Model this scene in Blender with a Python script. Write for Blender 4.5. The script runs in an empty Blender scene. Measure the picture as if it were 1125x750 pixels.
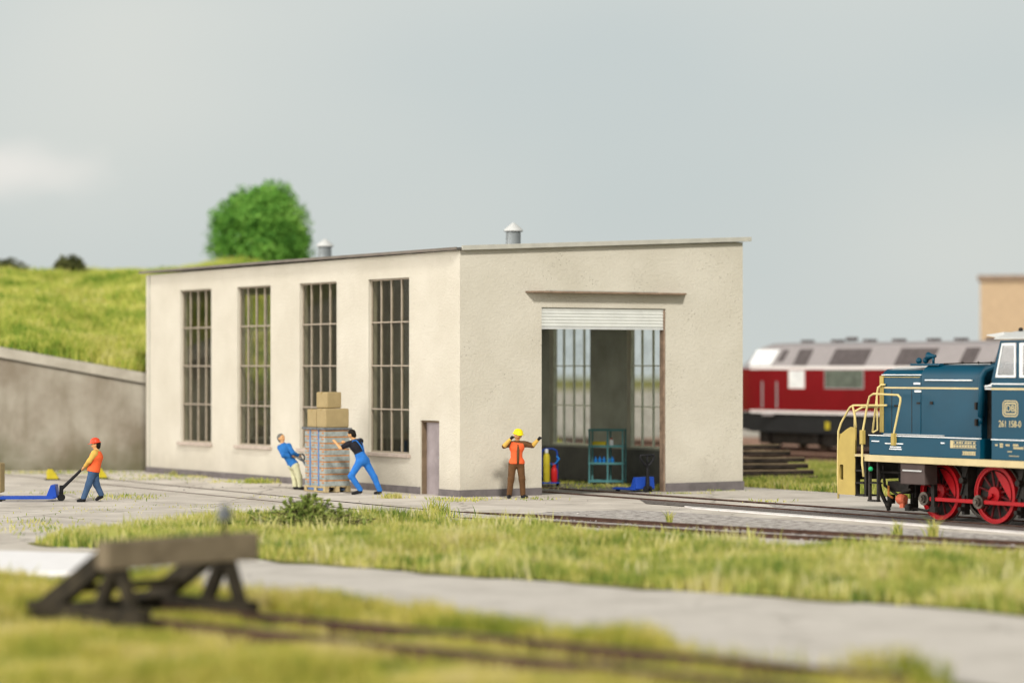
import bpy, bmesh, math, random
import numpy as np
from mathutils import Vector, Matrix
R = math.radians
scene = bpy.context.scene
C = scene.collection
# ------------------------------------------------------------------ camera, sky, sun
FPX, HOR, CAMH = 2850.0, 404.0, 3.4           # focal length in photo pixels, horizon row, eye height
cam_d = bpy.data.cameras.new('camera'); cam = bpy.data.objects.new('camera', cam_d); C.objects.link(cam)
cam.location = (0, 0, CAMH); cam.rotation_euler = (R(90), 0, 0)
cam_d.sensor_width = 36; cam_d.lens = 36*FPX/1125
cam_d.shift_y = (HOR-375)/1125; cam_d.clip_end = 3000; cam_d.clip_start = 1
cam_d.dof.use_dof = True; cam_d.dof.focus_distance = 62.5; cam_d.dof.aperture_fstop = 0.29
scene.camera = cam

w = bpy.data.worlds.new('World'); scene.world = w; w.use_nodes = True
wn, wl = w.node_tree.nodes, w.node_tree.links
wn.clear()
SUN_EL = R(36); SUNV = Vector((0.22, -0.97, 0)).normalized()
sky = wn.new('ShaderNodeTexSky'); sky.sky_type = 'NISHITA'; sky.sun_disc = False
sky.sun_elevation = SUN_EL; sky.sun_rotation = math.atan2(SUNV.x, SUNV.y)
sky.dust_density = 4.0
skm = wn.new('ShaderNodeVectorMath'); skm.operation = 'SCALE'; skm.inputs['Scale'].default_value = 0.09
wl.new(sky.outputs[0], skm.inputs[0])
tc = wn.new('ShaderNodeTexCoord')
mp = wn.new('ShaderNodeMapping'); mp.inputs['Scale'].default_value = (1.0, 1.0, 1.9)
wl.new(tc.outputs['Generated'], mp.inputs[0])
nz = wn.new('ShaderNodeTexNoise'); nz.inputs['Scale'].default_value = 4.2; nz.inputs['Detail'].default_value = 1.5; nz.inputs['Roughness'].default_value = .45
wl.new(mp.outputs[0], nz.inputs['Vector'])
cr = wn.new('ShaderNodeValToRGB')
cr.color_ramp.elements[0].position = .36; cr.color_ramp.elements[0].color = (.565, .620, .615, 1)
cr.color_ramp.elements[1].position = .66; cr.color_ramp.elements[1].color = (.685, .705, .665, 1)
wl.new(nz.outputs[0], cr.inputs[0])
# a small brighter cloud low on the left
cl = wn.new('ShaderNodeVectorMath'); cl.operation = 'SUBTRACT'
cl.inputs[1].default_value = Vector((-0.192, 1, 0.0755)).normalized()
wl.new(tc.outputs['Generated'], cl.inputs[0])
cls = wn.new('ShaderNodeVectorMath'); cls.operation = 'MULTIPLY'; cls.inputs[1].default_value = (34, 34, 105)
wl.new(cl.outputs[0], cls.inputs[0])
nz2 = wn.new('ShaderNodeTexNoise'); nz2.inputs['Scale'].default_value = 38; nz2.inputs['Detail'].default_value = 4
wl.new(mp.outputs[0], nz2.inputs['Vector'])
cln = wn.new('ShaderNodeVectorMath'); cln.operation = 'LENGTH'; wl.new(cls.outputs[0], cln.inputs[0])
clm = wn.new('ShaderNodeMath'); clm.operation = 'MULTIPLY_ADD'; clm.inputs[1].default_value = 1.6
wl.new(nz2.outputs[0], clm.inputs[0]); wl.new(cln.outputs['Value'], clm.inputs[2])
clr = wn.new('ShaderNodeMapRange'); clr.inputs[1].default_value = .85; clr.inputs[2].default_value = 2.3
clr.inputs[3].default_value = .75; clr.inputs[4].default_value = 0; clr.interpolation_type = 'SMOOTHSTEP'
wl.new(clm.outputs[0], clr.inputs[0])
mc = wn.new('ShaderNodeMix'); mc.data_type = 'RGBA'
wl.new(clr.outputs[0], mc.inputs[0]); wl.new(cr.outputs[0], mc.inputs[6]); mc.inputs[7].default_value = (.86, .83, .78, 1)
mx = wn.new('ShaderNodeMix'); mx.data_type = 'RGBA'; mx.inputs[0].default_value = .93
wl.new(skm.outputs[0], mx.inputs[6]); wl.new(mc.outputs[2], mx.inputs[7])
# bright sky patch behind camera left, added as soft light for side wall
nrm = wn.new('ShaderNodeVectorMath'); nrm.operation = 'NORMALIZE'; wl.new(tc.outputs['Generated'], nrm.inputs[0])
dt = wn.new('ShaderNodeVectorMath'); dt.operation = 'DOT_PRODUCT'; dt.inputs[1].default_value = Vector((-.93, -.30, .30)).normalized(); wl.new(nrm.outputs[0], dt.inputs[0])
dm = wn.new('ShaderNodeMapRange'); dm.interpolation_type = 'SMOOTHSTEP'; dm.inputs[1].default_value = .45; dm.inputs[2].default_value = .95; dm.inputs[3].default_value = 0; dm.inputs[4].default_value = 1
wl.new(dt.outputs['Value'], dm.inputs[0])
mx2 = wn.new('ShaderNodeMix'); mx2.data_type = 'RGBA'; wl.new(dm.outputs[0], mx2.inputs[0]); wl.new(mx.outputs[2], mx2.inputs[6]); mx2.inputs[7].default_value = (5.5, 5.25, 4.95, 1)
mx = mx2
# sky dimmed overhead, out of view, to deepen contrast and contact shadows
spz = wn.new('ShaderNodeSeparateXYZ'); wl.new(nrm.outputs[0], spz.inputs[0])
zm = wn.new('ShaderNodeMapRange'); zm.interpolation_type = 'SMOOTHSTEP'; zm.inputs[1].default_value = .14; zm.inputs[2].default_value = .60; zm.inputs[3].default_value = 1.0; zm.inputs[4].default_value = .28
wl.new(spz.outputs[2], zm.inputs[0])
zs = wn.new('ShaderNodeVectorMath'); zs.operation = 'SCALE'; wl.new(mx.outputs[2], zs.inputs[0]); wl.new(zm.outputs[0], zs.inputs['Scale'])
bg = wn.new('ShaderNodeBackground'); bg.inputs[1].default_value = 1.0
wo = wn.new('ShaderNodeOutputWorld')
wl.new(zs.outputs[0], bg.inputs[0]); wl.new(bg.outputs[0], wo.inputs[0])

sd = bpy.data.lights.new('sun', 'SUN'); so = bpy.data.objects.new('sun', sd); C.objects.link(so)
sd.energy = 2.9; sd.angle = R(8); sd.color = (1.0, .955, .88)
sdir = Vector((SUNV.x*math.cos(SUN_EL), SUNV.y*math.cos(SUN_EL), math.sin(SUN_EL)))
so.rotation_euler = sdir.to_track_quat('Z', 'Y').to_euler(); so.location = (0, 0, 40)

scene.view_settings.view_transform = 'Standard'; scene.view_settings.look = 'None'
scene.view_settings.exposure = 0.07; scene.view_settings.gamma = 1; scene.view_settings.use_curve_mapping = False
scene.cycles.pixel_filter_type = 'BLACKMAN_HARRIS'; scene.cycles.filter_width = 1.15
scene.render.resolution_x = 1024; scene.render.resolution_y = 682

# ------------------------------------------------------------------ helpers
def G(px, py, z=0.0):
    "where the sight line through a photo pixel meets the plane at height z"
    d = (CAMH-z)*FPX/(py-HOR)
    return Vector(((px-562.5)/FPX*d, d, z))
def P(px, py, d):
    return Vector(((px-562.5)/FPX*d, d, CAMH-(py-HOR)/FPX*d))

V = Vector((-.541, .841, 0)).normalized()      # the common direction of the tracks and side walls
N = Vector((-V.y, V.x, 0))                     # to the left of it, towards the camera

def mat(name, col, rough=.8, var=.12, vscale=3.0, bump=0.0, bscale=40.0, metal=0.0, spec=.16, col2=None, detail=5, sub=None, coat=0):
    m = bpy.data.materials.new(name); m.use_nodes = True
    n, l = m.node_tree.nodes, m.node_tree.links
    b = n['Principled BSDF']
    b.inputs['Roughness'].default_value = rough; b.inputs['Metallic'].default_value = metal
    b.inputs['Specular IOR Level'].default_value = spec
    if coat: b.inputs['Coat Weight'].default_value = coat
    t = n.new('ShaderNodeTexCoord')
    nz = n.new('ShaderNodeTexNoise'); nz.inputs['Scale'].default_value = vscale; nz.inputs['Detail'].default_value = detail; nz.inputs['Roughness'].default_value = .6
    l.new(t.outputs['Object'], nz.inputs['Vector'])
    r = n.new('ShaderNodeValToRGB')
    c2 = col2 if col2 else tuple(min(1, c*(1+var)) for c in col)
    c1 = col if col2 else tuple(c*(1-var) for c in col)
    r.color_ramp.elements[0].position = .35; r.color_ramp.elements[0].color = (*c1, 1)
    r.color_ramp.elements[1].position = .65; r.color_ramp.elements[1].color = (*c2, 1)
    l.new(nz.outputs[0], r.inputs[0]); l.new(r.outputs[0], b.inputs['Base Color'])
    if bump:
        n2 = n.new('ShaderNodeTexNoise'); n2.inputs['Scale'].default_value = bscale; n2.inputs['Detail'].default_value = 6
        l.new(t.outputs['Object'], n2.inputs['Vector'])
        bp = n.new('ShaderNodeBump'); bp.inputs['Strength'].default_value = bump; bp.inputs['Distance'].default_value = .02
        l.new(n2.outputs[0], bp.inputs['Height']); l.new(bp.outputs[0], b.inputs['Normal'])
    return m

class MB:
    def __init__(s): s.v = []; s.f = []; s.mi = []; s.m = 0
    def add(s, vs, fs):
        o = len(s.v); s.v += [tuple(v) for v in vs]; s.f += [[i+o for i in f] for f in fs]; s.mi += [s.m]*len(fs); return s
    def box(s, x0, x1, y0, y1, z0, z1, M=None):
        vs = [Vector(p) for p in ((x0,y0,z0),(x1,y0,z0),(x1,y1,z0),(x0,y1,z0),(x0,y0,z1),(x1,y0,z1),(x1,y1,z1),(x0,y1,z1))]
        if M is not None: vs = [M @ v for v in vs]
        return s.add(vs, [(0,3,2,1),(4,5,6,7),(0,1,5,4),(1,2,6,5),(2,3,7,6),(3,0,4,7)])
    def bar(s, a, b, w, h, up=(0,0,1)):
        a, b = Vector(a), Vector(b); d = (b-a); L = d.length; d.normalize(); up = Vector(up)
        y = up.cross(d)
        if y.length < 1e-4: y = Vector((0,1,0)).cross(d)
        y.normalize(); z = d.cross(y)
        M = Matrix((( *[d[i] for i in range(1)], y[0], z[0], a[0]), (d[1], y[1], z[1], a[1]), (d[2], y[2], z[2], a[2]), (0,0,0,1)))
        return s.box(0, L, -w/2, w/2, -h/2, h/2, M)
    def prism(s, poly, axis, t0, t1):
        "poly: 2D points in the other two axes (cyclic order), extruded along axis from t0 to t1"
        def mk(p, t):
            if axis == 'x': return (t, p[0], p[1])
            if axis == 'y': return (p[0], t, p[1])
            return (p[0], p[1], t)
        n = len(poly)
        vs = [mk(p, t0) for p in poly] + [mk(p, t1) for p in poly]
        fs = [list(range(n))[::-1], list(range(n, 2*n))] + [(i, (i+1) % n, n+(i+1) % n, n+i) for i in range(n)]
        return s.add(vs, fs)
    def cyl(s, a, b, r0, r1=None, n=14, cap=True):
        a, b = Vector(a), Vector(b); r1 = r0 if r1 is None else r1
        d = (b-a).normalized(); u = d.orthogonal().normalized(); w_ = d.cross(u)
        vs = []
        for p, r in ((a, r0), (b, r1)):
            for i in range(n):
                t = 2*math.pi*i/n; vs.append(p + u*(r*math.cos(t)) + w_*(r*math.sin(t)))
        fs = [(i, (i+1) % n, n+(i+1) % n, n+i) for i in range(n)]
        if cap: fs += [list(range(n))[::-1], list(range(n, 2*n))]
        return s.add(vs, fs)
    def tube(s, pts, r, n=8):
        pts = [Vector(p) for p in pts]; vs = []; fs = []; prev = None
        for i, p in enumerate(pts):
            if i == 0: d = pts[1]-p
            elif i == len(pts)-1: d = p-pts[-2]
            else: d = (pts[i+1]-p).normalized() + (p-pts[i-1]).normalized()
            d.normalize()
            u = d.orthogonal().normalized() if prev is None else (prev - d*prev.dot(d)).normalized()
            prev = u; w_ = d.cross(u)
            for k in range(n):
                t = 2*math.pi*k/n; vs.append(p + u*(r*math.cos(t)) + w_*(r*math.sin(t)))
        for i in range(len(pts)-1):
            for k in range(n):
                fs.append((i*n+k, i*n+(k+1) % n, (i+1)*n+(k+1) % n, (i+1)*n+k))
        fs += [list(range(n))[::-1], list(range((len(pts)-1)*n, len(pts)*n))]
        return s.add(vs, fs)
    def lathe(s, prof, c=(0,0,0), n=24, axis='z'):
        "prof: (radius, height) pairs"
        vs = []; fs = []
        for r, h in prof:
            for k in range(n):
                t = 2*math.pi*k/n; x, y = r*math.cos(t), r*math.sin(t)
                q = (x, y, h) if axis == 'z' else ((x, h, y) if axis == 'y' else (h, x, y))
                vs.append((q[0]+c[0], q[1]+c[1], q[2]+c[2]))
        for i in range(len(prof)-1):
            for k in range(n):
                fs.append((i*n+k, i*n+(k+1) % n, (i+1)*n+(k+1) % n, (i+1)*n+k))
        fs += [list(range(n))[::-1], list(range((len(prof)-1)*n, len(prof)*n))]
        return s.add(vs, fs)
    def sphere(s, c, r, sc=(1,1,1), n=14):
        prof = [(max(1e-4, math.sin(math.pi*i/(n//2)))*r, -math.cos(math.pi*i/(n//2))*r) for i in range(n//2+1)]
        o = len(s.v); s.lathe(prof, (0,0,0), n)
        for i in range(o, len(s.v)):
            v = s.v[i]; s.v[i] = (v[0]*sc[0]+c[0], v[1]*sc[1]+c[1], v[2]*sc[2]+c[2])
        return s
    def build(s, name, m, parent=None, bevel=0, smooth=False, fixn=True):
        me = bpy.data.meshes.new(name); me.from_pydata(s.v, [], s.f)
        for x in (m if isinstance(m, (list, tuple)) else [m]): me.materials.append(x)
        me.polygons.foreach_set('material_index', s.mi)
        if fixn:
            bm = bmesh.new(); bm.from_mesh(me); bmesh.ops.recalc_face_normals(bm, faces=bm.faces); bm.to_mesh(me); bm.free()
        if smooth: me.shade_smooth() if smooth is True else me.shade_smooth()
        me.update()
        o = bpy.data.objects.new(name, me); C.objects.link(o)
        if parent: o.parent = parent
        if bevel:
            b = o.modifiers.new('bevel', 'BEVEL'); b.width = bevel; b.segments = 2; b.limit_method = 'ANGLE'; b.angle_limit = R(40)
        return o
def sharp(o, ang=35):
    me = o.data; me.shade_smooth(); me.set_sharp_from_angle(angle=R(ang)); return o

def tag(o, label=None, cat=None, group=None, kind=None):
    if label: o['label'] = label
    if cat: o['category'] = cat
    if group: o['group'] = group
    if kind: o['kind'] = kind
    return o
def empty(name, loc, rz=0, label=None, cat=None, group=None):
    o = bpy.data.objects.new(name, None); C.objects.link(o); o.location = loc; o.rotation_euler = (0, 0, rz)
    o.empty_display_size = .2
    return tag(o, label, cat, group)
def sheet(name, pts, z, m, label=None, th=None, kind='structure'):
    mb = MB(); n = len(pts)
    mb.add([(p[0], p[1], z) for p in pts], [list(range(n))])
    if th:
        o_ = len(mb.v); mb.v += [(p[0], p[1], z-th) for p in pts]
        for i in range(n): mb.f.append([i, (i+1) % n, n+(i+1) % n, n+i]); mb.mi.append(0)
    me = bpy.data.meshes.new(name); me.from_pydata(mb.v, [], mb.f); me.materials.append(m)
    bm = bmesh.new(); bm.from_mesh(me)
    bmesh.ops.triangulate(bm, faces=[f for f in bm.faces if len(f.verts) > 4])
    bmesh.ops.recalc_face_normals(bm, faces=bm.faces)
    if bm.faces[:] and max(bm.faces, key=lambda f: f.calc_area()).normal.z < 0: bmesh.ops.reverse_faces(bm, faces=bm.faces)
    bm.to_mesh(me); bm.free()
    o = bpy.data.objects.new(name, me); C.objects.link(o)
    o['kind'] = kind
    return o
def copy_tree(o, parent=None):
    c = o.copy(); C.objects.link(c); c.parent = parent
    for ch in [x for x in bpy.data.objects if x.parent == o]: copy_tree(ch, c)
    return c

# ------------------------------------------------------------------ materials
def plaster(name, col, col2, pits=1.0):
    m = mat(name, col, .92, bump=.0, vscale=.55, col2=col2, detail=4)
    n, l = m.node_tree.nodes, m.node_tree.links
    b = n['Principled BSDF']; t = [x for x in n if x.type == 'TEX_COORD'][0]
    n1 = n.new('ShaderNodeTexNoise'); n1.inputs['Scale'].default_value = 14; n1.inputs['Detail'].default_value = 6; n1.inputs['Roughness'].default_value = .65
    l.new(t.outputs['Object'], n1.inputs['Vector'])
    vo = n.new('ShaderNodeTexVoronoi'); vo.inputs['Scale'].default_value = 12.0; l.new(t.outputs['Object'], vo.inputs['Vector'])
    n3 = n.new('ShaderNodeTexNoise'); n3.inputs['Scale'].default_value = .9; l.new(t.outputs['Object'], n3.inputs['Vector'])
    r3 = n.new('ShaderNodeMapRange'); r3.inputs[1].default_value = .45; r3.inputs[2].default_value = .62; r3.inputs[3].default_value = .05; r3.inputs[4].default_value = .22
    l.new(n3.outputs[0], r3.inputs[0])
    su = n.new('ShaderNodeMath'); su.operation = 'SUBTRACT'; l.new(r3.outputs[0], su.inputs[0]); l.new(vo.outputs['Distance'], su.inputs[1])
    mxx = n.new('ShaderNodeMath'); mxx.operation = 'MAXIMUM'; mxx.inputs[1].default_value = 0; l.new(su.outputs[0], mxx.inputs[0])
    ad = n.new('ShaderNodeMath'); ad.operation = 'MULTIPLY_ADD'; ad.inputs[1].default_value = -4.5*pits; l.new(mxx.outputs[0], ad.inputs[0]); l.new(n1.outputs[0], ad.inputs[2])
    bp = n.new('ShaderNodeBump'); bp.inputs['Strength'].default_value = .75; bp.inputs['Distance'].default_value = .03
    l.new(ad.outputs[0], bp.inputs['Height']); l.new(bp.outputs[0], b.inputs['Normal'])
    return m
def soiled(m, z0, z1, col, strength=.6, scale=1.2):
    "rain splash and algae stain that fades out with height, broken up by noise"
    n, l = m.node_tree.nodes, m.node_tree.links
    b = n['Principled BSDF']; src = b.inputs['Base Color'].links[0].from_socket
    g = n.new('ShaderNodeNewGeometry'); sp = n.new('ShaderNodeSeparateXYZ'); l.new(g.outputs['Position'], sp.inputs[0])
    nz = n.new('ShaderNodeTexNoise'); nz.inputs['Scale'].default_value = scale; nz.inputs['Detail'].default_value = 7; l.new(g.outputs['Position'], nz.inputs['Vector'])
    a = n.new('ShaderNodeMath'); a.operation = 'MULTIPLY_ADD'; a.inputs[1].default_value = -(z1-z0)*2.2; l.new(nz.outputs[0], a.inputs[0]); l.new(sp.outputs[2], a.inputs[2])
    r = n.new('ShaderNodeMapRange'); r.inputs[1].default_value = z0-(z1-z0)*1.1; r.inputs[2].default_value = z1-(z1-z0)*1.1; r.inputs[3].default_value = strength; r.inputs[4].default_value = 0
    l.new(a.outputs[0], r.inputs[0])
    x = n.new('ShaderNodeMix'); x.data_type = 'RGBA'; l.new(r.outputs[0], x.inputs[0]); l.new(src, x.inputs[6]); x.inputs[7].default_value = (*col, 1)
    l.new(x.outputs[2], b.inputs['Base Color'])
    return m
def streaks(m, col, strength=.35, sx=1.6, sz=.16):
    n, l = m.node_tree.nodes, m.node_tree.links
    b = n['Principled BSDF']; src = b.inputs['Base Color'].links[0].from_socket
    t = n.new('ShaderNodeTexCoord'); mp = n.new('ShaderNodeMapping'); mp.inputs['Scale'].default_value = (sx, sx, sz); l.new(t.outputs['Object'], mp.inputs[0])
    nz = n.new('ShaderNodeTexNoise'); nz.inputs['Scale'].default_value = 2.2; nz.inputs['Detail'].default_value = 6; l.new(mp.outputs[0], nz.inputs['Vector'])
    r = n.new('ShaderNodeMapRange'); r.inputs[1].default_value = .48; r.inputs[2].default_value = .72; r.inputs[3].default_value = 0; r.inputs[4].default_value = strength
    l.new(nz.outputs[0], r.inputs[0])
    x = n.new('ShaderNodeMix'); x.data_type = 'RGBA'; l.new(r.outputs[0], x.inputs[0]); l.new(src, x.inputs[6]); x.inputs[7].default_value = (*col, 1)
    l.new(x.outputs[2], b.inputs['Base Color'])
    return m
def glass(name, tint=(.75,.8,.75), gloss=.10, dirt=.12):
    m = bpy.data.materials.new(name); m.use_nodes = True; n, l = m.node_tree.nodes, m.node_tree.links; n.clear()
    o = n.new('ShaderNodeOutputMaterial'); tr = n.new('ShaderNodeBsdfTransparent'); tr.inputs[0].default_value = (*tint, 1)
    gl = n.new('ShaderNodeBsdfGlossy'); gl.inputs['Roughness'].default_value = .06
    df = n.new('ShaderNodeBsdfDiffuse'); df.inputs[0].default_value = (.25, .26, .2, 1)
    lw = n.new('ShaderNodeLayerWeight'); fr = n.new('ShaderNodeMath'); fr.operation = 'POWER'; fr.inputs[1].default_value = 4.5; l.new(lw.outputs['Facing'], fr.inputs[0])
    ad = n.new('ShaderNodeMath'); ad.operation = 'ADD'; ad.inputs[1].default_value = gloss; l.new(fr.outputs[0], ad.inputs[0])
    m1 = n.new('ShaderNodeMixShader'); l.new(ad.outputs[0], m1.inputs[0]); l.new(tr.outputs[0], m1.inputs[1]); l.new(gl.outputs[0], m1.inputs[2])
    t = n.new('ShaderNodeTexCoord'); nz = n.new('ShaderNodeTexNoise'); nz.inputs['Scale'].default_value = 2.5; nz.inputs['Detail'].default_value = 6; l.new(t.outputs['Object'], nz.inputs['Vector'])
    r = n.new('ShaderNodeMapRange'); r.inputs[1].default_value = .4; r.inputs[2].default_value = .75; r.inputs[4].default_value = dirt*2.2; l.new(nz.outputs[0], r.inputs[0])
    m2 = n.new('ShaderNodeMixShader'); l.new(r.outputs[0], m2.inputs[0]); l.new(m1.outputs[0], m2.inputs[1]); l.new(df.outputs[0], m2.inputs[2])
    l.new(m2.outputs[0], o.inputs[0]); return m
def grassmat(name, cols, pscale=.6, transl=.35):
    m = bpy.data.materials.new(name); m.use_nodes = True; n, l = m.node_tree.nodes, m.node_tree.links
    b = n['Principled BSDF']; b.inputs['Roughness'].default_value = .75; b.inputs['Specular IOR Level'].default_value = .15
    g = n.new('ShaderNodeNewGeometry'); nz = n.new('ShaderNodeTexNoise'); nz.inputs['Scale'].default_value = pscale; nz.inputs['Detail'].default_value = 6; nz.inputs['Roughness'].default_value = .68
    l.new(g.outputs['Position'], nz.inputs['Vector'])
    ma = n.new('ShaderNodeMath'); ma.operation = 'MULTIPLY_ADD'; ma.inputs[1].default_value = .62; l.new(g.outputs['Random Per Island'], ma.inputs[0])
    mb_ = n.new('ShaderNodeMath'); mb_.operation = 'MULTIPLY_ADD'; mb_.inputs[1].default_value = 3.1; mb_.inputs[2].default_value = -1.42
    l.new(nz.outputs[0], mb_.inputs[0]); l.new(mb_.outputs[0], ma.inputs[2])
    r = n.new('ShaderNodeValToRGB'); e = r.color_ramp.elements
    e[0].position = .0; e[0].color = (*cols[0], 1); e[1].position = 1; e[1].color = (*cols[-1], 1)
    for i, c_ in enumerate(cols[1:-1]):
        x = e.new((i+1)/(len(cols)-1)); x.color = (*c_, 1)
    l.new(ma.outputs[0], r.inputs[0]); l.new(r.outputs[0], b.inputs['Base Color'])
    tl = n.new('ShaderNodeBsdfTranslucent'); l.new(r.outputs[0], tl.inputs[0])
    mx = n.new('ShaderNodeMixShader'); mx.inputs[0].default_value = transl
    l.new(b.outputs[0], mx.inputs[1]); l.new(tl.outputs[0], mx.inputs[2]); l.new(mx.outputs[0], n['Material Output'].inputs[0])
    return m

M = {}
M['plaster'] = streaks(soiled(plaster('plaster', (.51,.475,.395), (.57,.535,.455), 1.3), 0.1, .9, (.33,.30,.25), .4), (.38,.34,.27), .10, .5, .3)
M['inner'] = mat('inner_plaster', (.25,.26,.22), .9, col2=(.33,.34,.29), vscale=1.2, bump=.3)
M['dado'] = mat('dado_paint', (.085,.086,.08), .7, col2=(.12,.12,.11), vscale=1.5)
M['plinth'] = mat('plinth', (.14,.125,.125), .9, var=.18, vscale=2.5, bump=.4)
M['roofedge'] = mat('roof_edge_sheet', (.42,.41,.36), .6, var=.08)
M['roofing'] = mat('bitumen_roofing', (.10,.095,.09), .9, var=.2, bump=.5)
M['zinc'] = mat('zinc', (.33,.36,.37), .45, var=.12, metal=.5)
M['frame'] = mat('window_bars', (.33,.28,.22), .6, var=.1, vscale=6)  # bar colour darkened for the shade they stand in
M['innerframe'] = mat('lit_look_window_bars', (.70,.72,.60), .6, var=.1, vscale=6)  # same bars painted paler, so the backlit ones look lit
M['glass'] = glass('window_glass', (.84,.84,.78), gloss=.03, dirt=.02)
M['clear'] = glass('clear_glass', (.97,.98,.97), gloss=.02, dirt=.05)
M['sill'] = mat('sill_stone', (.42,.35,.30), .85, var=.12, vscale=5, bump=.2)
M['doorp'] = mat('grey_door', (.30,.26,.265), .7, var=.12, vscale=2.5)
M['jamb'] = mat('brown_jamb', (.16,.115,.075), .8, var=.2)
M['shutter'] = mat('shutter_slats', (.60,.61,.58), .5, var=.05)
M['hood'] = mat('rusty_brown_hood', (.24,.17,.12), .8, var=.25, vscale=4)
M['concrete'] = mat('apron_concrete', (.44,.40,.35), .9, col2=(.62,.575,.51), vscale=.55, bump=.5, bscale=18, detail=9)
M['road'] = mat('road_concrete', (.46,.43,.385), .9, col2=(.60,.565,.515), vscale=.9, bump=.6, bscale=14, detail=8)
M['coping2'] = mat('pale_edge_slab', (.52,.50,.48), .85, col2=(.66,.64,.62), vscale=1.5, bump=.3)
M['white'] = mat('white_concrete', (.80,.79,.79), .8, var=.04)
M['gravel'] = mat('grey_gravel', (.20,.18,.165), .95, col2=(.58,.545,.51), vscale=5, bump=1.0, bscale=25, detail=9)
M['redballast'] = mat('brown_ballast', (.20,.11,.075), .95, col2=(.40,.25,.18), vscale=1.4, bump=1.0, bscale=9, detail=9)
M['soil'] = mat('meadow_soil', (.13,.13,.035), .95, col2=(.25,.24,.07), vscale=.8, bump=.8, bscale=8, detail=8)
M['brownsoil'] = mat('brown_track_soil', (.12,.085,.045), .95, col2=(.26,.20,.09), vscale=2.2, bump=1.0, bscale=9, detail=9)
M['rust'] = mat('rusty_rail', (.05,.028,.02), .85, col2=(.10,.055,.04), vscale=5)
M['railtop'] = mat('rail_head', (.13,.10,.085), .35, var=.1, metal=.6)
M['dark'] = mat('groove_dark', (.03,.025,.022), .9, var=.3)
M['wallc'] = streaks(soiled(mat('retaining_concrete', (.20,.17,.13), .92, col2=(.34,.315,.26), vscale=.5, bump=.6, bscale=9, detail=8), 0, 1.2, (.07,.07,.03), .75, .9), (.12,.10,.06), .4, 1.0, .25)
M['coping'] = mat('coping_concrete', (.30,.275,.225), .9, col2=(.40,.37,.31), vscale=1.2, bump=.3)
M['blades'] = grassmat('grass_blades', [(.12,.20,.035), (.28,.35,.065), (.48,.47,.11), (.60,.55,.18), (.68,.62,.34)])
M['foreblades'] = grassmat('foreground_blades', [(.20,.26,.04), (.38,.38,.06), (.54,.48,.10), (.62,.54,.17), (.66,.58,.28)])
M['hillblades'] = grassmat('hill_blades', [(.18,.30,.04), (.36,.46,.07), (.56,.58,.12), (.66,.64,.17), (.72,.68,.30)], .45)
M['straw'] = grassmat('straw_stalks', [(.42,.46,.10), (.62,.58,.22), (.74,.68,.42)], .8)
M['leaf'] = grassmat('tree_leaves', [(.07,.20,.03), (.13,.32,.05), (.20,.43,.07), (.32,.54,.12)], .9, .35)
M['bushleaf'] = grassmat('bush_leaves', [(.05,.06,.02), (.09,.10,.03), (.16,.16,.05)], 1.2, .2)
M['weedleaf'] = grassmat('weed_leaves', [(.09,.13,.03), (.20,.27,.06), (.34,.40,.10), (.48,.48,.18)], 2.0, .25)
M['bark'] = mat('bark', (.07,.05,.035), .95, var=.3, bump=.8)
M['timber'] = mat('tarred_timber', (.018,.014,.011), .9, col2=(.045,.034,.026), vscale=4, bump=.6)
M['timbertop'] = mat('weathered_timber', (.17,.125,.075), .95, col2=(.34,.26,.17), vscale=5, bump=.7)
M['stopwood'] = mat('buffer_beam_wood', (.125,.10,.065), .85, col2=(.20,.16,.105), vscale=2.5, bump=.4)
M['stopsteel'] = mat('buffer_stop_steel', (.018,.015,.01), .8, col2=(.045,.036,.022), vscale=4)
M['tan'] = mat('tan_render', (.43,.315,.20), .9, var=.08)
M['card'] = mat('cardboard', (.33,.255,.13), .85, var=.07, vscale=4)
M['woodp'] = mat('pallet_wood', (.42,.33,.18), .85, var=.15, vscale=6)
M['wrapg'] = mat('grey_block', (.27,.295,.28), .6, var=.22, vscale=7)
M['orange'] = mat('orange_layer', (.46,.19,.05), .6, var=.3, vscale=6)
M['strap'] = mat('blue_strap', (.12,.22,.45), .5, var=.1)
M['foil'] = mat('dark_cover', (.13,.14,.15), .4, var=.3, vscale=9)
M['blue'] = mat('truck_blue', (.015,.06,.35), .4, var=.1)
M['black'] = mat('black_parts', (.015,.015,.017), .5, var=.2)
M['rubber'] = mat('rubber', (.02,.02,.02), .8, var=.2)
M['yellow'] = mat('yellow_paint', (.50,.41,.03), .5, var=.1)
M['teal'] = mat('teal_rack', (.09,.24,.25), .45, var=.08)
M['red'] = mat('red_paint', (.50,.02,.02), .4, var=.1)
M['lblue'] = mat('bright_blue', (.02,.20,.60), .4, var=.1)
M['whitep'] = mat('white_plastic', (.75,.76,.78), .4, var=.05)
# locomotives
M['lblu'] = mat('loco_petrol', (.0001,.048,.086), .40, var=.06, vscale=1.5, spec=.22)
M['lcream'] = mat('loco_cream', (.52,.43,.235), .45, var=.06)
M['lyel'] = mat('loco_yellow', (.40,.30,.085), .45, var=.06)
M['lrail'] = mat('loco_handrail_cream', (.58,.47,.20), .45, var=.06)
M['lgrey'] = mat('loco_roof_grey', (.50,.51,.50), .4, var=.06)
M['lwhite'] = mat('loco_white_lines', (.78,.80,.80), .4, var=.03)
M['lblack'] = mat('loco_underframe', (.012,.011,.010), .6, col2=(.03,.026,.022), vscale=6)
M['lbrown'] = mat('loco_brown_box', (.075,.055,.05), .6, var=.12)
M['lspoke'] = mat('dark_red_spokes', (.05,.006,.007), .5, col2=(.16,.010,.012), vscale=9)  # mottled dark red, darker than the wheel rim
M['lred'] = mat('wheel_red', (.38,.008,.012), .4, var=.08)
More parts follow.
